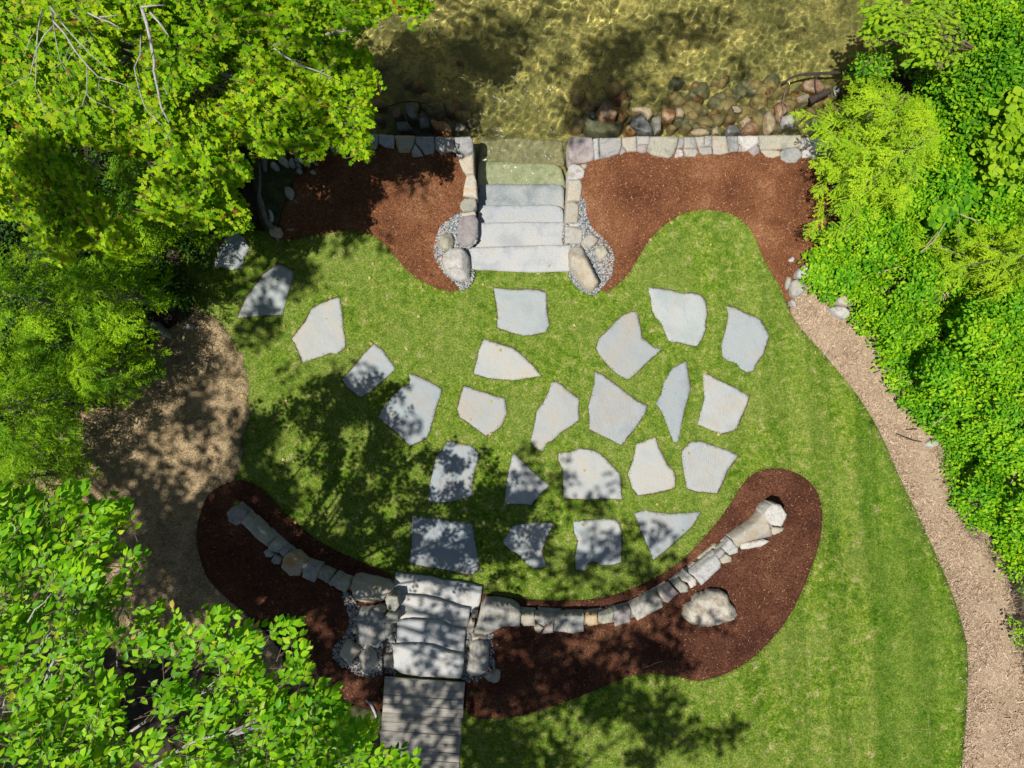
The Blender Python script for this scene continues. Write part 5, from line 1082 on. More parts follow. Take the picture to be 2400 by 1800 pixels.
canopy('maple_tree', 'big bright yellow-green maple with pale bare branches filling the upper left', 'tree', MAPLE, 4300, (-5.4, 4.0),
       lambda P, nz: 2.55 + .9 * smooth((870 - P[:, 0]) / 700) + .35 * (nz - .5), 'maple', 'maple_leaf', 42, .92, .22, .22, (80, .37), [(-5.6, 3.5, -.05), (-5.5, 3.6, 1.0), (-5.3, 3.75, 2.1), (-5.0, 4.0, 2.9)], 26, 'palebark', None, .35, 'twig', ML)
# ---- beech, lower left
BEECH = [
 T(0, 900, [(-200,950),(0,900),(60,910),(110,960),(250,860),(330,860),(375,920),(430,1010),(510,950),(570,890),(640,810),(725,808),(725,950),(700,1010),(640,1060),(780,1070),(890,990),(980,1010),(1095,990),(1122,1055),(1065,1180),(1075,1240),(1165,1262),(1130,1335),(1050,1380),(1220,1400),(1295,1430),(1292,1512),(1200,1535),(1060,1480),(1000,1530),(1082,1560),(990,1600),(1030,1659),(-200,1659)]),
 T(0, 1350, [(-200,-5),(1030,-5),(1080,50),(1095,150),(960,182),(900,205),(860,330),(1000,380),(1040,440),(990,520),(930,560),(900,690),(820,700),(930,810),(1000,850),(1090,800),(1200,670),(1140,590),(1128,490),(1170,400),(1190,270),(1260,220),(1380,225),(1395,290),(1490,275),(1535,340),(1510,420),(1640,440),(1785,495),(1775,592),(1655,660),(1620,750),(1690,880),(1620,960),(1720,1000),(1760,915),(1840,885),(1850,700),(1780,600),(1800,520),(1860,460),(1840,330),(1890,150),(1950,165),(2035,320),(2110,290),(2230,320),(2230,1860),(1500,2250),(-200,2450)]),
 T(600, 1350, [(-20,320),(90,320),(180,270),(205,310),(292,325),(320,410),(365,485),(445,498),(485,550),(475,630),(432,665),(472,762),(432,852),(290,912),(120,870),(60,960),(180,1050),(400,1080),(450,1090),(480,1000),(540,872),(612,876),(705,930),(742,1052),(705,1125),(822,1140),(838,1238),(850,1240),(945,1270),(1030,1300),(1042,1370),(960,1420),(900,1480),(1010,1530),(1110,1420),(1200,1450),(1360,1465),(1480,1488),(1502,1545),(1480,1605),(1400,1670),(1480,1800),(700,1900),(-20,1900)])]
BL = [(T(0,1350,[(240,400),(300,290),(380,230),(440,150)]), 5.0, .012, .006), (T(0,1350,[(310,680),(370,580),(430,510),(470,460)]), 4.95, .010, .005), (T(0,1350,[(0,1150),(40,1060),(60,1000)]), 4.9, .008, .005), (T(0,1350,[(20,1300),(130,1320),(250,1355)]), 4.9, .009, .004), (T(0,1350,[(1780,1659),(1850,1560),(1925,1470)]), 4.5, .012, .008),
      (T(0,1350,[(1480,1640),(1545,1550)]), 4.5, .012, .008), (T(600,1350,[(590,1540),(610,1400),(640,1340)]), 4.6, .009, .005), (T(600,1350,[(1170,1650),(1290,1600)]), 4.6, .008, .005), (T(0,1350,[(1005,850),(1015,720),(990,600),(955,555)]), 4.6, .006, .003), (T(0,1350,[(0,1190),(190,1165)]), 4.9, .007, .004), (T(0,1350,[(1880,910),(1880,650)]), 4.8, .005, .003)]
canopy('beech_tree', 'beech with large pointed bright green leaves reaching in from the lower left corner', 'tree', BEECH, 2400, (-6.3, -5.6),
       lambda P, nz: 4.9 + .35 * (nz - .5), 'beech', 'beech_leaf', 52, .86, .24, .14, (120, .34), [(-6.2, -5.4, -.05), (-6.0, -5.2, 1.6), (-5.6, -4.8, 3.2), (-5.0, -4.2, 4.2)], 15, 'palebark', None, .3, 'twig', BL)

# ---- hemlocks
def hemlock(cx, cy, Rpx, ztop, zlow, nb, lab, mat, seed, fs=.30, clip=None, gname=None):
    rs = np.random.default_rng(seed); a = unproj(np.array([(cx, cy)]), zlow + .45 * (ztop - zlow))[0]; zc = (ztop + zlow) / 2
    Rw = Rpx / PPM * (CAMH - (zlow + .35 * (ztop - zlow))) / CAMH; g0 = float(G(a[0], a[1])) - .05
    t = setp(empty('hemlock_tree', (a[0], a[1], g0)), lab, 'tree', gname)
    tb = Tubes(); tb.add([(a[0], a[1], g0), (a[0] + .03, a[1], (g0 + ztop) / 2), (a[0], a[1], ztop)], [.03 + .03 * Rw, .03, .006], 7); tb.make('trunk', M['bark'], t)
    tw = Tubes(); pos, yaw, pit, rol, sc = [], [], [], [], []; bl = []
    ph = rs.uniform(0, 6.28, 4)
    for i in range(nb):
        q = (i + rs.random()) / nb; z0 = zlow + (ztop - zlow) * q; th = i * 2.39996 + rs.normal(0, .25)
        L = Rw * ((1 - q) ** .75 * (.78 + .16 * math.sin(3 * th + ph[0]) + .1 * math.sin(5 * th + ph[1]) + rs.normal(0, .09))) + .10
        L = max(L, .12); dr = rs.uniform(.12, .3); d = np.array([math.cos(th), math.sin(th)]); P = []
        k = max(3, int(L / .2) + 2)
        for j in range(k):
            u_ = j / (k - 1); P.append((a[0] + d[0] * L * u_, a[1] + d[1] * L * u_ , z0 + .10 * L * u_ - dr * L * u_ * u_))
        P = np.array(P); bl.append((P, L, k))
        m_ = max(2, int(L / (fs * .46)))
        for j in range(m_):
            u_ = (j + .6) / m_ ; b0 = np.array([np.interp(u_, np.linspace(0, 1, k), P[:, c_]) for c_ in range(3)])
            sd_ = 1 if j % 2 else -1; fl = fs * (.55 + .55 * (1 - u_) * min(1, L)) * rs.uniform(.85, 1.15)
            pos.append(b0); yaw.append(th + sd_ * rs.uniform(.6, 1.0)); pit.append(rs.normal(.12, .12)); rol.append(rs.normal(0, .2)); sc.append(fl)
        pos.append(P[-2]); yaw.append(th + rs.normal(0, .1)); pit.append(.2); rol.append(rs.normal(0, .15)); sc.append(max(fs * .9, .22))
    for i in range(9):
        pos.append((a[0], a[1], ztop - .12 + .02 * i)); yaw.append(i * 2.4); pit.append(.35 - .03 * i); rol.append(0); sc.append(.2)
    pos, yaw, pit, rol, sc = map(np.array, (pos, yaw, pit, rol, sc))
    def ok(X):
        kk = CAMH / (CAMH - X[:, 2]) * PPM; return inpoly(clip, np.stack([1200 + X[:, 0] * kk, 900 - X[:, 1] * kk], 1))
    if clip is not None:
        tp_ = pos + np.stack([np.cos(yaw), np.sin(yaw), 0 * yaw], 1) * (sc * .85)[:, None]; m_ = ok(tp_) & ok(pos)
        pos, yaw, pit, rol, sc = pos[m_], yaw[m_], pit[m_], rol[m_], sc[m_]
    for P, L, k in bl:
        P = P - (0, 0, .025)
        if clip is not None: P = P[ok(P)]
        if len(P) > 2: tw.add(P[:-1], np.linspace(.004 + .005 * L, .002, len(P) - 1), 4)
    V, Fa = place(HF, np.array(pos), np.array(yaw), np.array(pit), np.array(rol), np.array(sc), seed)
    mesh('crown', V, [Fa], M[mat], t); tw.make('limbs', M['bark'], t); return t
f_ = 1.085
HCL = T(0, 450, [(-400,-1500),(2000,-1500),(1900,-300),(1500,60),(1480,312),(1640,320),(1880,290),(1865,450),(1780,480),(1780,640),(1700,600),(1560,480),(1480,430),(1400,560),(1320,570),(1250,620),(1500,630),(1540,700),(1640,790),(1695,990),(1600,1005),(1500,960),(1440,1020),(1300,1000),(1290,1080),(1185,1200),(1420,1215),(1410,1330),(1505,1430),(1440,1500),(1400,1590),(1330,1645),(1200,1659),(1250,1820),(1060,1870),(960,1880),(880,1820),(740,1870),(700,1960),(730,2180),(925,2300),(800,2360),(870,2530),(740,2560),(600,2640),(-400,2700)])
HCR = T(1800, 0, [(110,1140),(200,1050),(200,950),(380,860),(560,850),(640,760),(690,640),(780,600),(900,540),(1130,570),(1200,700),(1360,760),(1450,950),(1530,1330),(1420,1480),(1280,1500),(1260,1760),(1250,1800),(980,1960),(840,2030),(700,2200),(600,2190),(430,2140),(400,2060),(280,2010),(330,1900),(440,1780),(440,1760),(290,1680),(320,1600),(500,1640),(490,1560),(400,1400),(210,1500),(210,1440),(330,1340),(350,1200),(230,1190)])
hemlock(50 * f_, 640 * f_, 185, 2.6, .9, 38, 'dark green hemlock at the left edge under the maple lobe', 'hemlock', 61, fs=.42, clip=HCL, gname='hemlocks along the left edge')
hemlock(262 * f_, 640 * f_, 215, 2.3, .6, 44, 'hemlock reaching toward the shaded flagstone', 'hemlock', 62, fs=.42, clip=HCL, gname='hemlocks along the left edge')
hemlock(240 * f_, 800 * f_, 165, 2.0, .6, 32, 'small hemlock with its tip over the top of the bare ground', 'hemlock', 63, fs=.42, clip=HCL, gname='hemlocks along the left edge')
hemlock(60 * f_, 880 * f_, 235, 2.7, .8, 50, 'bright hemlock at the left edge halfway down', 'hemlock', 64, fs=.42, clip=HCL, gname='hemlocks along the left edge')
hemlock(70 * f_, 1030 * f_, 190, 1.5, .4, 34, 'low dark hemlock just above the beech leaves', 'hemlock', 65, fs=.42, clip=HCL, gname='hemlocks along the left edge')
hemlock(395, 520, 130, 1.6, .4, 26, 'small shaded hemlock between the maple lobes', 'hemlock', 66, fs=.42, clip=HCL, gname='hemlocks along the left edge')
hemlock(330 * f_, 420 * f_, 170, 1.7, .5, 28, 'dark hemlock in the gap below the maple crown', 'hemlock', 67, fs=.42, clip=HCL, gname='hemlocks along the left edge')
hemlock(130 * f_, 740 * f_, 150, 1.6, .3, 26, 'dim hemlock filling the space between two brighter ones at left', 'hemlock', 68, fs=.42, clip=HCL, gname='hemlocks along the left edge')
hemlock(1925 * f_, 345 * f_, 345, 2.4, .5, 92, 'large lemon-green hemlock leaning over the right end of the lake wall', 'hemlock_b', 71, fs=.42, clip=HCR)
hemlock(2180 * f_, 560 * f_, 190, 1.9, .5, 56, 'pale green hemlock at the right edge among the ground cover', 'hemlock_b', 72, fs=.3)
rs = np.random.default_rng(111); P = in_polys([HCL, T(0, 0, [(-200, 900), (1500, 900), (2000, 1300), (2000, 1900), (-200, 1900)])], 5200, rs); P = P[vnoise(P, 60, 3) > .18]  # added low layer of dark leaves, stands in for deep shade below the trees
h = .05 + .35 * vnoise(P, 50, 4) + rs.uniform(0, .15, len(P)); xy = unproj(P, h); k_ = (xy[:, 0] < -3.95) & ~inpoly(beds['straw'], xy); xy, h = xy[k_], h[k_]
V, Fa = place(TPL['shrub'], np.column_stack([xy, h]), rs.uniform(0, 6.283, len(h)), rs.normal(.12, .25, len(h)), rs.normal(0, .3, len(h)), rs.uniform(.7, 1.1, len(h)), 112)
setp(mesh('shade_leaves', V, [Fa], M['under_leaf'], origin=(0, 0, 0)), 'added low dark leaves standing in for deep shade beneath the left-hand trees', 'shade_leaves', None, 'stuff')
# ---- sapling, shrubs, ground cover on the right
SAP = [T(1800, 0, [(840,100),(900,30),(960,50),(1050,20),(1160,80),(1290,50),(1340,0),(1450,20),(1480,100),(1560,180),(1540,330),(1500,480),(1500,600),(1400,560),(1270,540),(1240,420),(1120,330),(980,310),(830,290),(850,200)])]
SL = [(T(1800,0,[(1510,610),(1440,450),(1380,300),(1370,180),(1380,60)]), 1.5, .012, .004), (T(1800,0,[(1500,600),(1380,470),(1250,330),(1100,220),(950,120)]), 1.5, .011, .004), (T(1800,0,[(1500,600),(1490,500),(1400,250)]), 1.5, .01, .004)]
p0 = unproj(np.array([(1800 + 1540 / 3.687, 640 / 3.687)]), .6)[0]; trunk_r = .022
canopy('sapling', 'young tree with round bright leaves leaning over the water at upper right', 'tree', SAP, 300, tuple(p0), lambda P, nz: 1.5 + .15 * (nz - .5), 'sapling', 'lime_leaf', 81, 1.0, .26, .1, (60, .2),
       [(p0[0] + .1, p0[1] - .1, -.3), (p0[0] + .05, p0[1] - .05, .5), (p0[0], p0[1], 1.3)], 6, 'twig', None, .35, 'twig', SL)
SH2 = [T(1800, 0, [(700,560),(770,460),(850,440),(920,430),(990,360),(1060,400),(1090,470),(1050,560),(1000,640),(760,680),(690,640)])]
p0 = unproj(np.array([(1800 + 1000 / 3.687, 680 / 3.687)]), .3)[0]; trunk_r = .015
canopy('shrub', 'small leafy shrub at the water edge above the lemon-green hemlock', 'shrub', SH2, 90, tuple(p0), lambda P, nz: 1.0 + .2 * (nz - .5), 'shrub', 'shrub_leaf', 82, 1.0, .1, .1, (40, .1), [(p0[0], p0[1], -.3), (p0[0], p0[1], .4), (p0[0], p0[1], .8)], 5, 'twig')
def dome(cx, cy, Rpx, zt, n, lab, kind, mat, seed, name='shrub', cat='shrub', flat=.5):
    rs = np.random.default_rng(seed); c = unproj(np.array([(cx, cy)]), zt * .6)[0]; Rw = Rpx / PPM * (CAMH - zt * .6) / CAMH
    r_ = Rw * np.sqrt(rs.random(n)); a = rs.uniform(0, 6.283, n); xy = c + np.stack([r_ * np.cos(a), r_ * np.sin(a)], 1)
    irr = .7 + .6 * vnoise(np.stack([np.cos(a), np.sin(a)], 1) * 2 + 9, 1, seed); xy = c + (xy - c) * irr[:, None]; q = np.clip(r_ / Rw, 0, 1)
    h = zt * (flat + (1 - flat) * np.sqrt(1 - q ** 2)) + .28 * zt * (fbm(xy, .38, seed, 3) - .5) * 2 - np.where(rs.random(n) < .35, rs.uniform(.1, .5, n) * zt, 0)
    g = float(G(c[0], c[1])); h = np.maximum(h, .1); t = setp(empty(name, (c[0], c[1], g - .05)), lab, cat)
    V, Fa = place(TPL[kind], np.column_stack([xy, h]), a + rs.normal(0, .8, n), rs.normal(.15, .25, n), rs.normal(0, .3, n), rs.uniform(.8, 1.2, n), seed); mesh('crown', V, [Fa], M[mat], t)
    tb = Tubes()
    for i in rs.choice(n, 16, replace=False): tb.add([(c[0] + rs.normal(0, .06), c[1] + rs.normal(0, .06), g - .1), (c[0] * .5 + xy[i, 0] * .5, c[1] * .5 + xy[i, 1] * .5, h[i] * .6), (xy[i, 0], xy[i, 1], h[i])], [.012, .008, .003], 4)
    tb.make('stems', M['twig'], t); return t
dome(2085 * f_, 190 * f_, 85, .9, 520, 'low mid-green shrub in the gap below the sapling', 'shrub', 'cover_leaf', 90)
dome(2105 * f_, 60 * f_, 125, 1.5, 1000, 'dense green shrub at the top edge right of the sapling', 'shrub', 'shrub_leaf', 91)
dome(2150 * f_, 200 * f_, 145, 1.7, 1300, 'broad green shrub behind the lemon-green hemlock', 'shrub', 'shrub_leaf', 92)
dome(2215 * f_, 80 * f_, 130, 2.0, 1000, 'tall green shrub in the upper right corner', 'shrub', 'shrub_leaf', 93)
dome(2205 * f_, 370 * f_, 115, 1.2, 700, 'mid green shrub at the right edge below the corner shrub', 'shrub', 'cover_leaf', 94)
dome(2085 * f_, 430 * f_, 90, .9, 420, 'darker bluish shrub in the hollow right of the lemon-green hemlock', 'vine', 'shrub_leaf', 95)
dome(2150 * f_, 325 * f_, 75, 1.75, 260, 'climbing vine patch with large smooth lime leaves', 'vine', 'lime_leaf', 96, 'vine_patch', 'vine', .8)
# ground cover
COV = F([(1745, 555), (1735, 600), (1746, 622), (1762, 640), (1796, 650), (1828, 664), (1856, 715), (1895, 770), (1920, 832), (1958, 885), (1986, 922), (2030, 960), (2040, 1012), (2058, 1045), (2062, 1095), (2078, 1130), (2116, 1152), (2165, 1165), (2180, 1205), (2212, 1235), (2320, 1280), (2340, 900), (2330, 200), (2260, -60), (2060, -60), (2050, 60), (2030, 180), (1960, 220), (1840, 330), (1800, 450)])
rs = np.random.default_rng(101)
P = in_polys([COV], 10500, rs); ed = dist_poly(COV, P); nz = fbm(P, 110, 7, 4); nz2 = fbm(P, 38, 19, 3)
keep = ((nz2 + .55 * smooth((ed + 8) / 60)) > .52) | (ed > 120); P, ed, nz, nz2 = P[keep], ed[keep], nz[keep], nz2[keep]
keep = nz2 > .31; P, ed, nz, nz2 = P[keep], ed[keep], nz[keep], nz2[keep]
bc = in_polys([COV], 75, rs); br_ = rs.uniform(45, 105, 75); bh = rs.uniform(.25, 1.0, 75) * smooth(dist_poly(COV, bc) / 110) + .05
dm = np.hypot(P[:, None, 0] - bc[None, :, 0], P[:, None, 1] - bc[None, :, 1]) / br_[None]; hh = bh[None] * np.sqrt(np.maximum(1 - dm ** 2, 0)); kb = hh.argmax(1); hm = hh.max(1); dk_ = dm[np.arange(len(P)), kb]
yawc = np.where(hm > .05, np.arctan2(-(P[:, 1] - bc[kb, 1]), P[:, 0] - bc[kb, 0]), rs.uniform(0, 6.283, len(P))) + rs.normal(0, .6, len(P)); pitc = np.where(hm > .05, .1 + .55 * np.clip(dk_, 0, 1), .1)
thin = (hm > .12) | (rs.random(len(P)) < .62) | (ed < 40); P, ed, nz, nz2, hm, yawc, pitc = (q[thin] for q in (P, ed, nz, nz2, hm, yawc, pitc))
h = .06 + hm + .4 * smooth(ed / 130) * (.12 + .75 * np.clip(nz - .2, 0, 1)) + .22 * (nz2 - .3) - np.where(rs.random(len(P)) < .3, rs.uniform(.05, .25, len(P)), 0); h = np.maximum(h, .04)
xy = unproj(P, h); h = h + G(xy[:, 0], xy[:, 1])
V, Fa = place(TPL['cover'], np.column_stack([xy, h]), yawc, pitc + rs.normal(0, .2, len(P)), rs.normal(0, .22, len(P)), rs.uniform(.7, 1.35, len(P)), 102)
setp(mesh('ground_cover', V, [Fa], M['cover_leaf'], origin=(0, 0, 0)), 'dense bright green low ground cover on the bank right of the path', 'ground cover', None, 'stuff')
BR = F([(2135, 1165), (2160, 1215), (2175, 1330), (2200, 1450), (2240, 1640), (2330, 1700), (2330, 1150)])
P = in_polys([BR], 520, rs); P = P[vnoise(P, 55, 33) > .48]; h = .05 + .3 * vnoise(P, 60, 34) + rs.uniform(0, .12, len(P)); xy = unproj(P, h); h = h + G(xy[:, 0], xy[:, 1])
V, Fa = place(TPL['cover'], np.column_stack([xy, h]), rs.uniform(0, 6.283, len(h)), rs.normal(.1, .2, len(h)), rs.normal(0, .25, len(h)), rs.uniform(.7, 1.1, len(h)), 103)
setp(mesh('weeds', V, [Fa], M['cover_leaf'], origin=(0, 0, 0)), 'sparse weeds in the dry brush at the lower right edge', 'weeds', None, 'stuff')
P = px2w(np.vstack([in_polys([BR], 900, rs), in_polys([F([(2010, 940), (2040, 960), (2080, 1120), (2165, 1190), (2150, 1230), (2080, 1150), (2040, 1060)])], 200, rs)])); tb = Tubes()
for p in P:
    a = rs.uniform(0, 3.14); L = rs.uniform(.06, .28); g = float(G(p[0], p[1])); z0, z1 = rs.uniform(.0, .12, 2); d = np.array([math.cos(a), math.sin(a)]) * L / 2
    tb.add([(p[0] - d[0], p[1] - d[1], g + z0), (p[0] + rs.normal(0, .02), p[1] + rs.normal(0, .02), g + (z0 + z1) / 2 + .02), (p[0] + d[0], p[1] + d[1], g + z1)], [.003, .0025, .0015], 3)
setp(tb.make('dry_brush', M['drywood'], origin=(0, 0, 0)), 'tangle of dry twigs and brush along the right side of the path', 'brush', None, 'stuff')
# a few larger clumps of underbrush and grass tufts
t8 = lambda p: T(1800, 450, p); t9 = lambda p: T(1800, 900, p)
for i, (pts, zz, r_, lab) in enumerate([
 (t8([(1320,520),(1440,420),(1540,250)]), .75, .010, 'long pale dead stem slanting through the ground cover below the hollow'),
 (t8([(1370,460),(1480,330)]), .72, .007, 'short dead stem beside the long pale slanting one'),
 (t8([(1660,190),(1780,240),(1930,320)]), 1.0, .008, 'bare tan stem at the foot of the right-edge hemlock'),
 (t8([(1640,460),(1660,300),(1650,240)]), .8, .007, 'upright tan stem in the ground cover near the right-edge hemlock'),
 (t8([(950,700),(1080,660),(1160,640)]), .6, .011, 'thick broken pale stick in the middle of the ground cover'),
 (t8([(1255,770),(1275,950)]), .6, .007, 'nearly vertical thin stick below the thick broken one'),
 (t8([(1450,825),(1590,825)]), .65, .006, 'level thin stick in the ground cover'),
 (t8([(930,1580),(1080,1525)]), .2, .009, 'bleached stick at the ground cover edge beside the path'),
 (t9([(1750,95),(1850,60),(1920,30)]), .6, .010, 'white curved stick in the lower ground cover'),
 (t9([(1420,360),(1540,270),(1700,140)]), .5, .007, 'long thin yellow stem over the lower ground cover'),
 (t9([(2090,880),(2150,750),(2212,640)]), .7, .011, 'pale forked dead stem at the right edge'),
 (t9([(1960,895),(2100,850),(2212,760)]), .6, .008, 'orange-tan stem crossing the pale forked one')]):
    limb('dead_stem', pts, [zz] * len(pts), [r_] * (len(pts) - 1) + [r_ * .4], 'drywood', lab, 'stick')

# a few fallen leaves
rs = np.random.default_rng(131); P = rs.uniform((-5, -6), (4.5, 2.6), (170, 2)); P = P[rs.random(len(P)) < .35 + .65 * (P[:, 0] < 0)]
V, Fa = inst(LM[0], LM[1], np.column_stack([P, G(P[:, 0], P[:, 1]) + .035]), rotmats(rs.uniform(0, 6.28, len(P)), rs.normal(0, .25, len(P)), rs.normal(0, .25, len(P))), rs.uniform(.03, .05, len(P)))
setp(mesh('fallen_leaves', V, [Fa], island_mat('fallen_leaf', [(0, (.30, .16, .06)), (.5, (.42, .34, .08)), (1, (.5, .45, .2))], rough=.8), origin=(0, 0, 0)), 'scattered small fallen leaves on lawn, steps and mulch', 'leaves', None, 'stuff')
# ---- tall trees standing outside the left and bottom of the picture, whose crowns shade the garden
def tall_tree(trunk, blobs, lab, seed, zr=(8.9, 10.4), kd=.042):
    rs = np.random.default_rng(seed); C = []
    for (cx, cy, rx, ry, dn) in blobs:
        cx, cy, rx, ry = (v_ * f_ for v_ in (cx, cy, rx, ry)); area = math.pi * rx * ry / PPM ** 2; n = rs.poisson(area * -math.log(1 - min(dn, .985) * .99) / kd)
        a = rs.uniform(0, 6.283, n); q = np.sqrt(rs.random(n)); P = np.stack([cx + rx * q * np.cos(a), cy + ry * q * np.sin(a)], 1)
        P += (np.stack([vnoise(P, 26, seed), vnoise(P, 26, seed + 1)], 1) - .5) * 34
        g = px2w(P) if n else np.zeros((0, 2)); gz = G(g[:, 0], g[:, 1])
        drop = np.zeros(n, bool)
        for polys, zc, pr in ((BEECH, 4.9, .93), (MAPLE, 2.9, .9), ([HCL], 1.5, .7)):
            w3 = g + np.array([LX, LY]) * (zc - gz)[:, None]; kk = CAMH / (CAMH - zc) * PPM; sp = np.stack([1200 + w3[:, 0] * kk, 900 - w3[:, 1] * kk], 1)
            for q_ in polys: drop |= inpoly(q_, sp) & (rs.random(n) < pr) & (sp[:, 1] < 1850)
        P, g, gz = P[~drop], g[~drop], gz[~drop]; n = len(P)
        z = rs.uniform(*zr, n); C.append(np.column_stack([g[:, 0] + LX * (z - gz), g[:, 1] + LY * (z - gz), z]))
    C = np.vstack(C)
    k = (CAMH - C[:, 2]) / CAMH; inside = (np.abs(C[:, 0]) < 8.7 * k + .3) & (np.abs(C[:, 1]) < 6.7 * k + .3); C = C[~inside & ~(lit(C, .05) & (rs.random(len(C)) < .92))]
    t = setp(empty('tall_tree', trunk[0]), lab, 'tree')
    n = len(C); V, Fa = place(TPL['high'], C, rs.uniform(0, 6.28, n), rs.normal(0, .3, n), rs.normal(0, .3, n), rs.uniform(.8, 1.25, n), seed); mesh('crown', V, [Fa], M['high_leaf'], t)
    tb = Tubes(); tr = np.array(trunk, float); tb.add(tr, np.linspace(.22, .08, len(tr)), 10); tb.make('trunk', M['bark'], t)
    tb = Tubes(); m_ = max(5, n // 45); cen = C[rs.choice(n, m_, replace=False)]
    for _ in range(4):
        lab_ = np.argmin(((C[:, None] - cen[None]) ** 2).sum(-1), 1); cen = np.array([C[lab_ == i].mean(0) if (lab_ == i).any() else cen[i] for i in range(m_)])
    for i in range(m_):
        s0 = tr[-1] + (0, 0, -rs.uniform(0, .8)); e = cen[i] - (0, 0, .2); mid = (s0 + e) / 2 + rs.normal(0, .15, 3) + (0, 0, .2); tb.add([s0, (s0 + mid) / 2, mid, (mid + e) / 2, e], [.05, .04, .028, .02, .012], 6)
        mem = np.where(lab_ == i)[0]
        for j in mem[:12]: tb.add([e, (e + C[j]) / 2 + rs.normal(0, .04, 3), C[j]], [.009, .006, .003], 4)
    tb.make('limbs', M['bark'], t)
B_SW = [(700,830,42,26,.85),(660,885,36,34,.8),(775,860,80,42,.8),(842,885,56,52,.82),(740,935,90,50,.6),(872,935,45,28,.85),(620,800,30,22,.5),(560,920,34,60,.97),(556,1000,55,70,.98),(620,1062,46,50,.97),(690,1020,60,50,.5),(640,960,35,40,.4),
 (862,1010,58,66,.88),(905,1088,60,42,.88),(790,1080,76,46,.6),(760,1170,84,40,.65),(860,1160,60,40,.7),(980,1012,34,42,.8),(985,1075,46,22,.75),(1058,1110,60,52,.88),(1135,1040,45,60,.88),(1060,1010,28,40,.6),(1180,1090,60,40,.75),(1232,1025,16,24,.75),(1302,1042,24,26,.7),(1295,1085,46,18,.8),
 (1065,1170,60,50,.78),(955,1165,64,44,.85),(1150,1165,64,52,.88),(1200,1225,54,46,.75),(1285,1175,60,52,.68),(1345,1225,66,46,.65),(1400,1160,46,34,.6),(1400,1235,56,30,.85),(1255,1262,80,26,.75),(1130,1262,70,26,.7),(985,1215,56,36,.85),(1440,1200,24,26,.5),
 (905,1300,60,40,.35),(970,1290,60,40,.75),(930,1375,84,50,.72),(930,1445,84,44,.8),(910,1530,90,56,.75),(900,1620,84,56,.7),(560,1100,50,40,.97),
 (480,1130,60,90,.98),(520,1220,90,70,.97),(610,1280,90,70,.96),(700,1360,80,60,.82),(620,1180,60,40,.95),(780,1440,80,60,.85),(720,1235,90,40,.9),(800,1330,50,60,.6),(700,1450,60,50,.93),(820,1500,40,30,.6),(740,1300,60,50,.6),(460,1280,50,60,.96),
 (1125,1400,66,50,.88),(1090,1480,86,60,.97),(1225,1405,56,42,.75),(1300,1420,50,40,.75),(1235,1475,96,44,.93),(1385,1400,56,46,.7),(1420,1425,66,34,.8),(1350,1355,50,30,.6),(1440,1335,46,46,.35),(1520,1345,56,26,.55),(1200,1340,60,26,.5),(1090,1330,60,26,.4),(1340,1300,60,16,.6)]
B_TAN = [(230,1480,150,110,.93),(400,1500,150,90,.93),(120,1330,120,90,.9),(150,1620,160,90,.93),(480,1600,120,60,.9),(120,740,120,80,.3),(250,720,100,80,.45),(400,830,90,90,.3),(330,1000,110,90,.3),(405,720,60,36,.7),(430,800,80,56,.55),(350,900,100,66,.75),(460,905,56,60,.6),(300,1000,90,60,.8),(390,1060,80,40,.55),(460,1000,60,60,.7),(420,1180,70,80,.93),(380,1290,120,80,.96),(300,1130,80,60,.93),(560,1400,100,70,.95),(680,1540,90,60,.9),(780,1620,60,60,.8),(260,900,60,60,.8),(120,900,60,60,.3)]
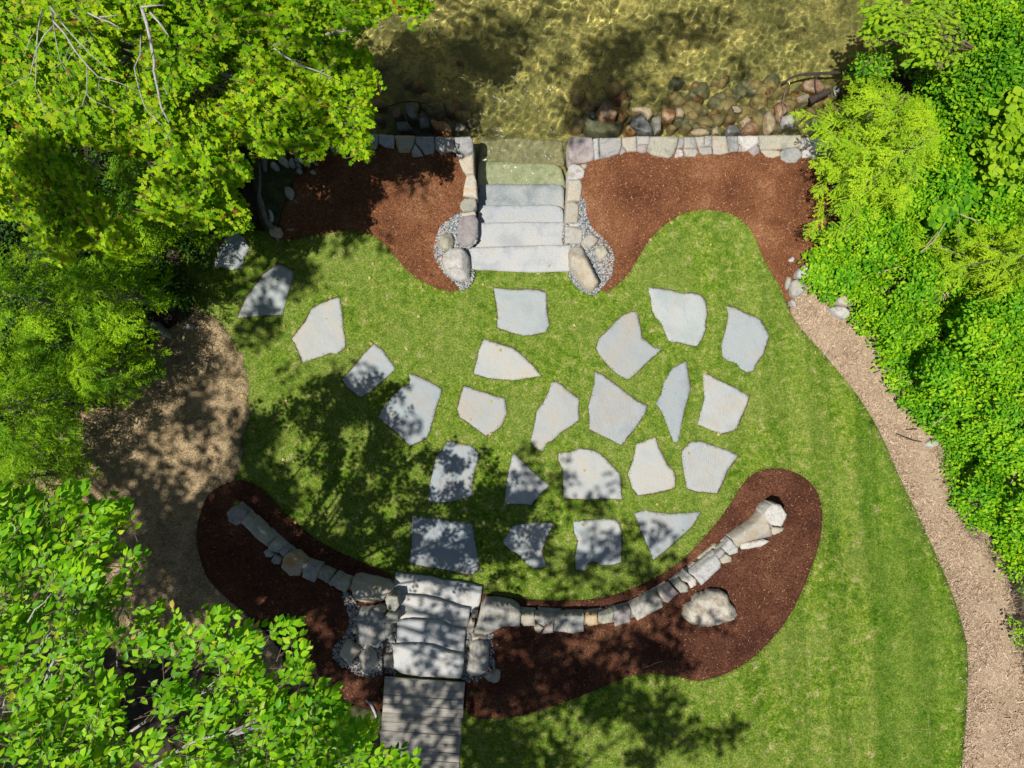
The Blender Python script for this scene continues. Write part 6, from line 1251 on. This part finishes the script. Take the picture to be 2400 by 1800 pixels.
B_NW = [(330,600,120,90,.6),(330,470,130,80,.7),(580,620,60,56,.66),(560,700,60,36,.85),(450,620,80,56,.98),(500,545,56,56,.97),(600,570,50,30,.85),(655,600,44,36,.6),(720,540,56,36,.5),(755,505,56,20,.6),(640,505,56,26,.7),(656,742,18,16,.6),(800,815,18,28,.7),(560,480,30,80,.95),(600,420,30,60,.9),
 (635,450,46,50,.97),(680,400,50,50,.75),(725,430,46,46,.55),(760,365,50,28,.45),(860,350,56,36,.6),(930,345,56,26,.5),(800,420,50,28,.3),(992,318,12,14,.6),(905,400,44,30,.45),(762,480,30,26,.6),(830,500,20,20,.4),(620,330,60,40,.9),(500,440,60,60,.6),
 (890,150,110,120,.93),(950,235,80,46,.85),(1010,60,110,60,.6),(980,160,60,60,.7)]
B_N = [(1240,125,70,46,.72),(1275,185,54,50,.9),(1330,240,44,34,.75),(1370,60,110,40,.8),(1500,25,90,36,.65),(1405,180,54,34,.65),(1430,225,46,24,.55),(1210,245,34,46,.85),(1240,290,18,24,.6),(1600,95,40,46,.5),(1130,30,60,40,.6),(1690,30,60,20,.4),(1310,120,60,40,.7)]
B_S = [(1080,1600,76,56,.93),(1180,1580,60,50,.65),(1300,1530,80,36,.85),(1350,1500,70,26,.85),(1400,1560,50,50,.85),(1462,1590,56,36,.85),(1525,1590,50,26,.88),(1565,1585,26,20,.8),(1370,1650,32,30,.92),(1205,1650,56,40,.75),(1050,1660,70,40,.95),(1130,1650,50,30,.9),(1290,1580,30,40,.4),(1440,1510,30,20,.6),(1020,1580,30,60,.9)]
tall_tree([(-9.8, -5.5, -.1), (-9.6, -5.2, 3), (-9.0, -4.6, 6), (-8.2, -4.0, 8.2)], B_SW, 'tall broadleaf tree beyond the lower left of the picture shading the steps and stones', 201)
tall_tree([(-11.2, -1.4, -.1), (-11, -1.3, 4), (-10.6, -1.1, 8.0)], B_TAN, 'tall broadleaf tree beyond the left edge shading the bare ground', 202)
tall_tree([(-10.2, 2.6, -.1), (-9.9, 2.7, 4), (-9.2, 2.8, 8.2)], B_NW, 'tall broadleaf tree beyond the upper left edge shading the first flagstones', 203)
tall_tree([(-9.6, 6.0, -.9), (-9, 6.0, 4), (-6.5, 5.8, 8.3)], B_N, 'tall leaning tree beyond the upper left corner shading the lake', 204)
tall_tree([(-3.0, -9.6, .3), (-3, -9.4, 4), (-2.8, -8.8, 8.2)], B_S, 'tall broadleaf tree below the bottom edge shading the lower lawn', 205)
for o in list(bpy.data.objects):
    if '_org' in o: del o['_org']
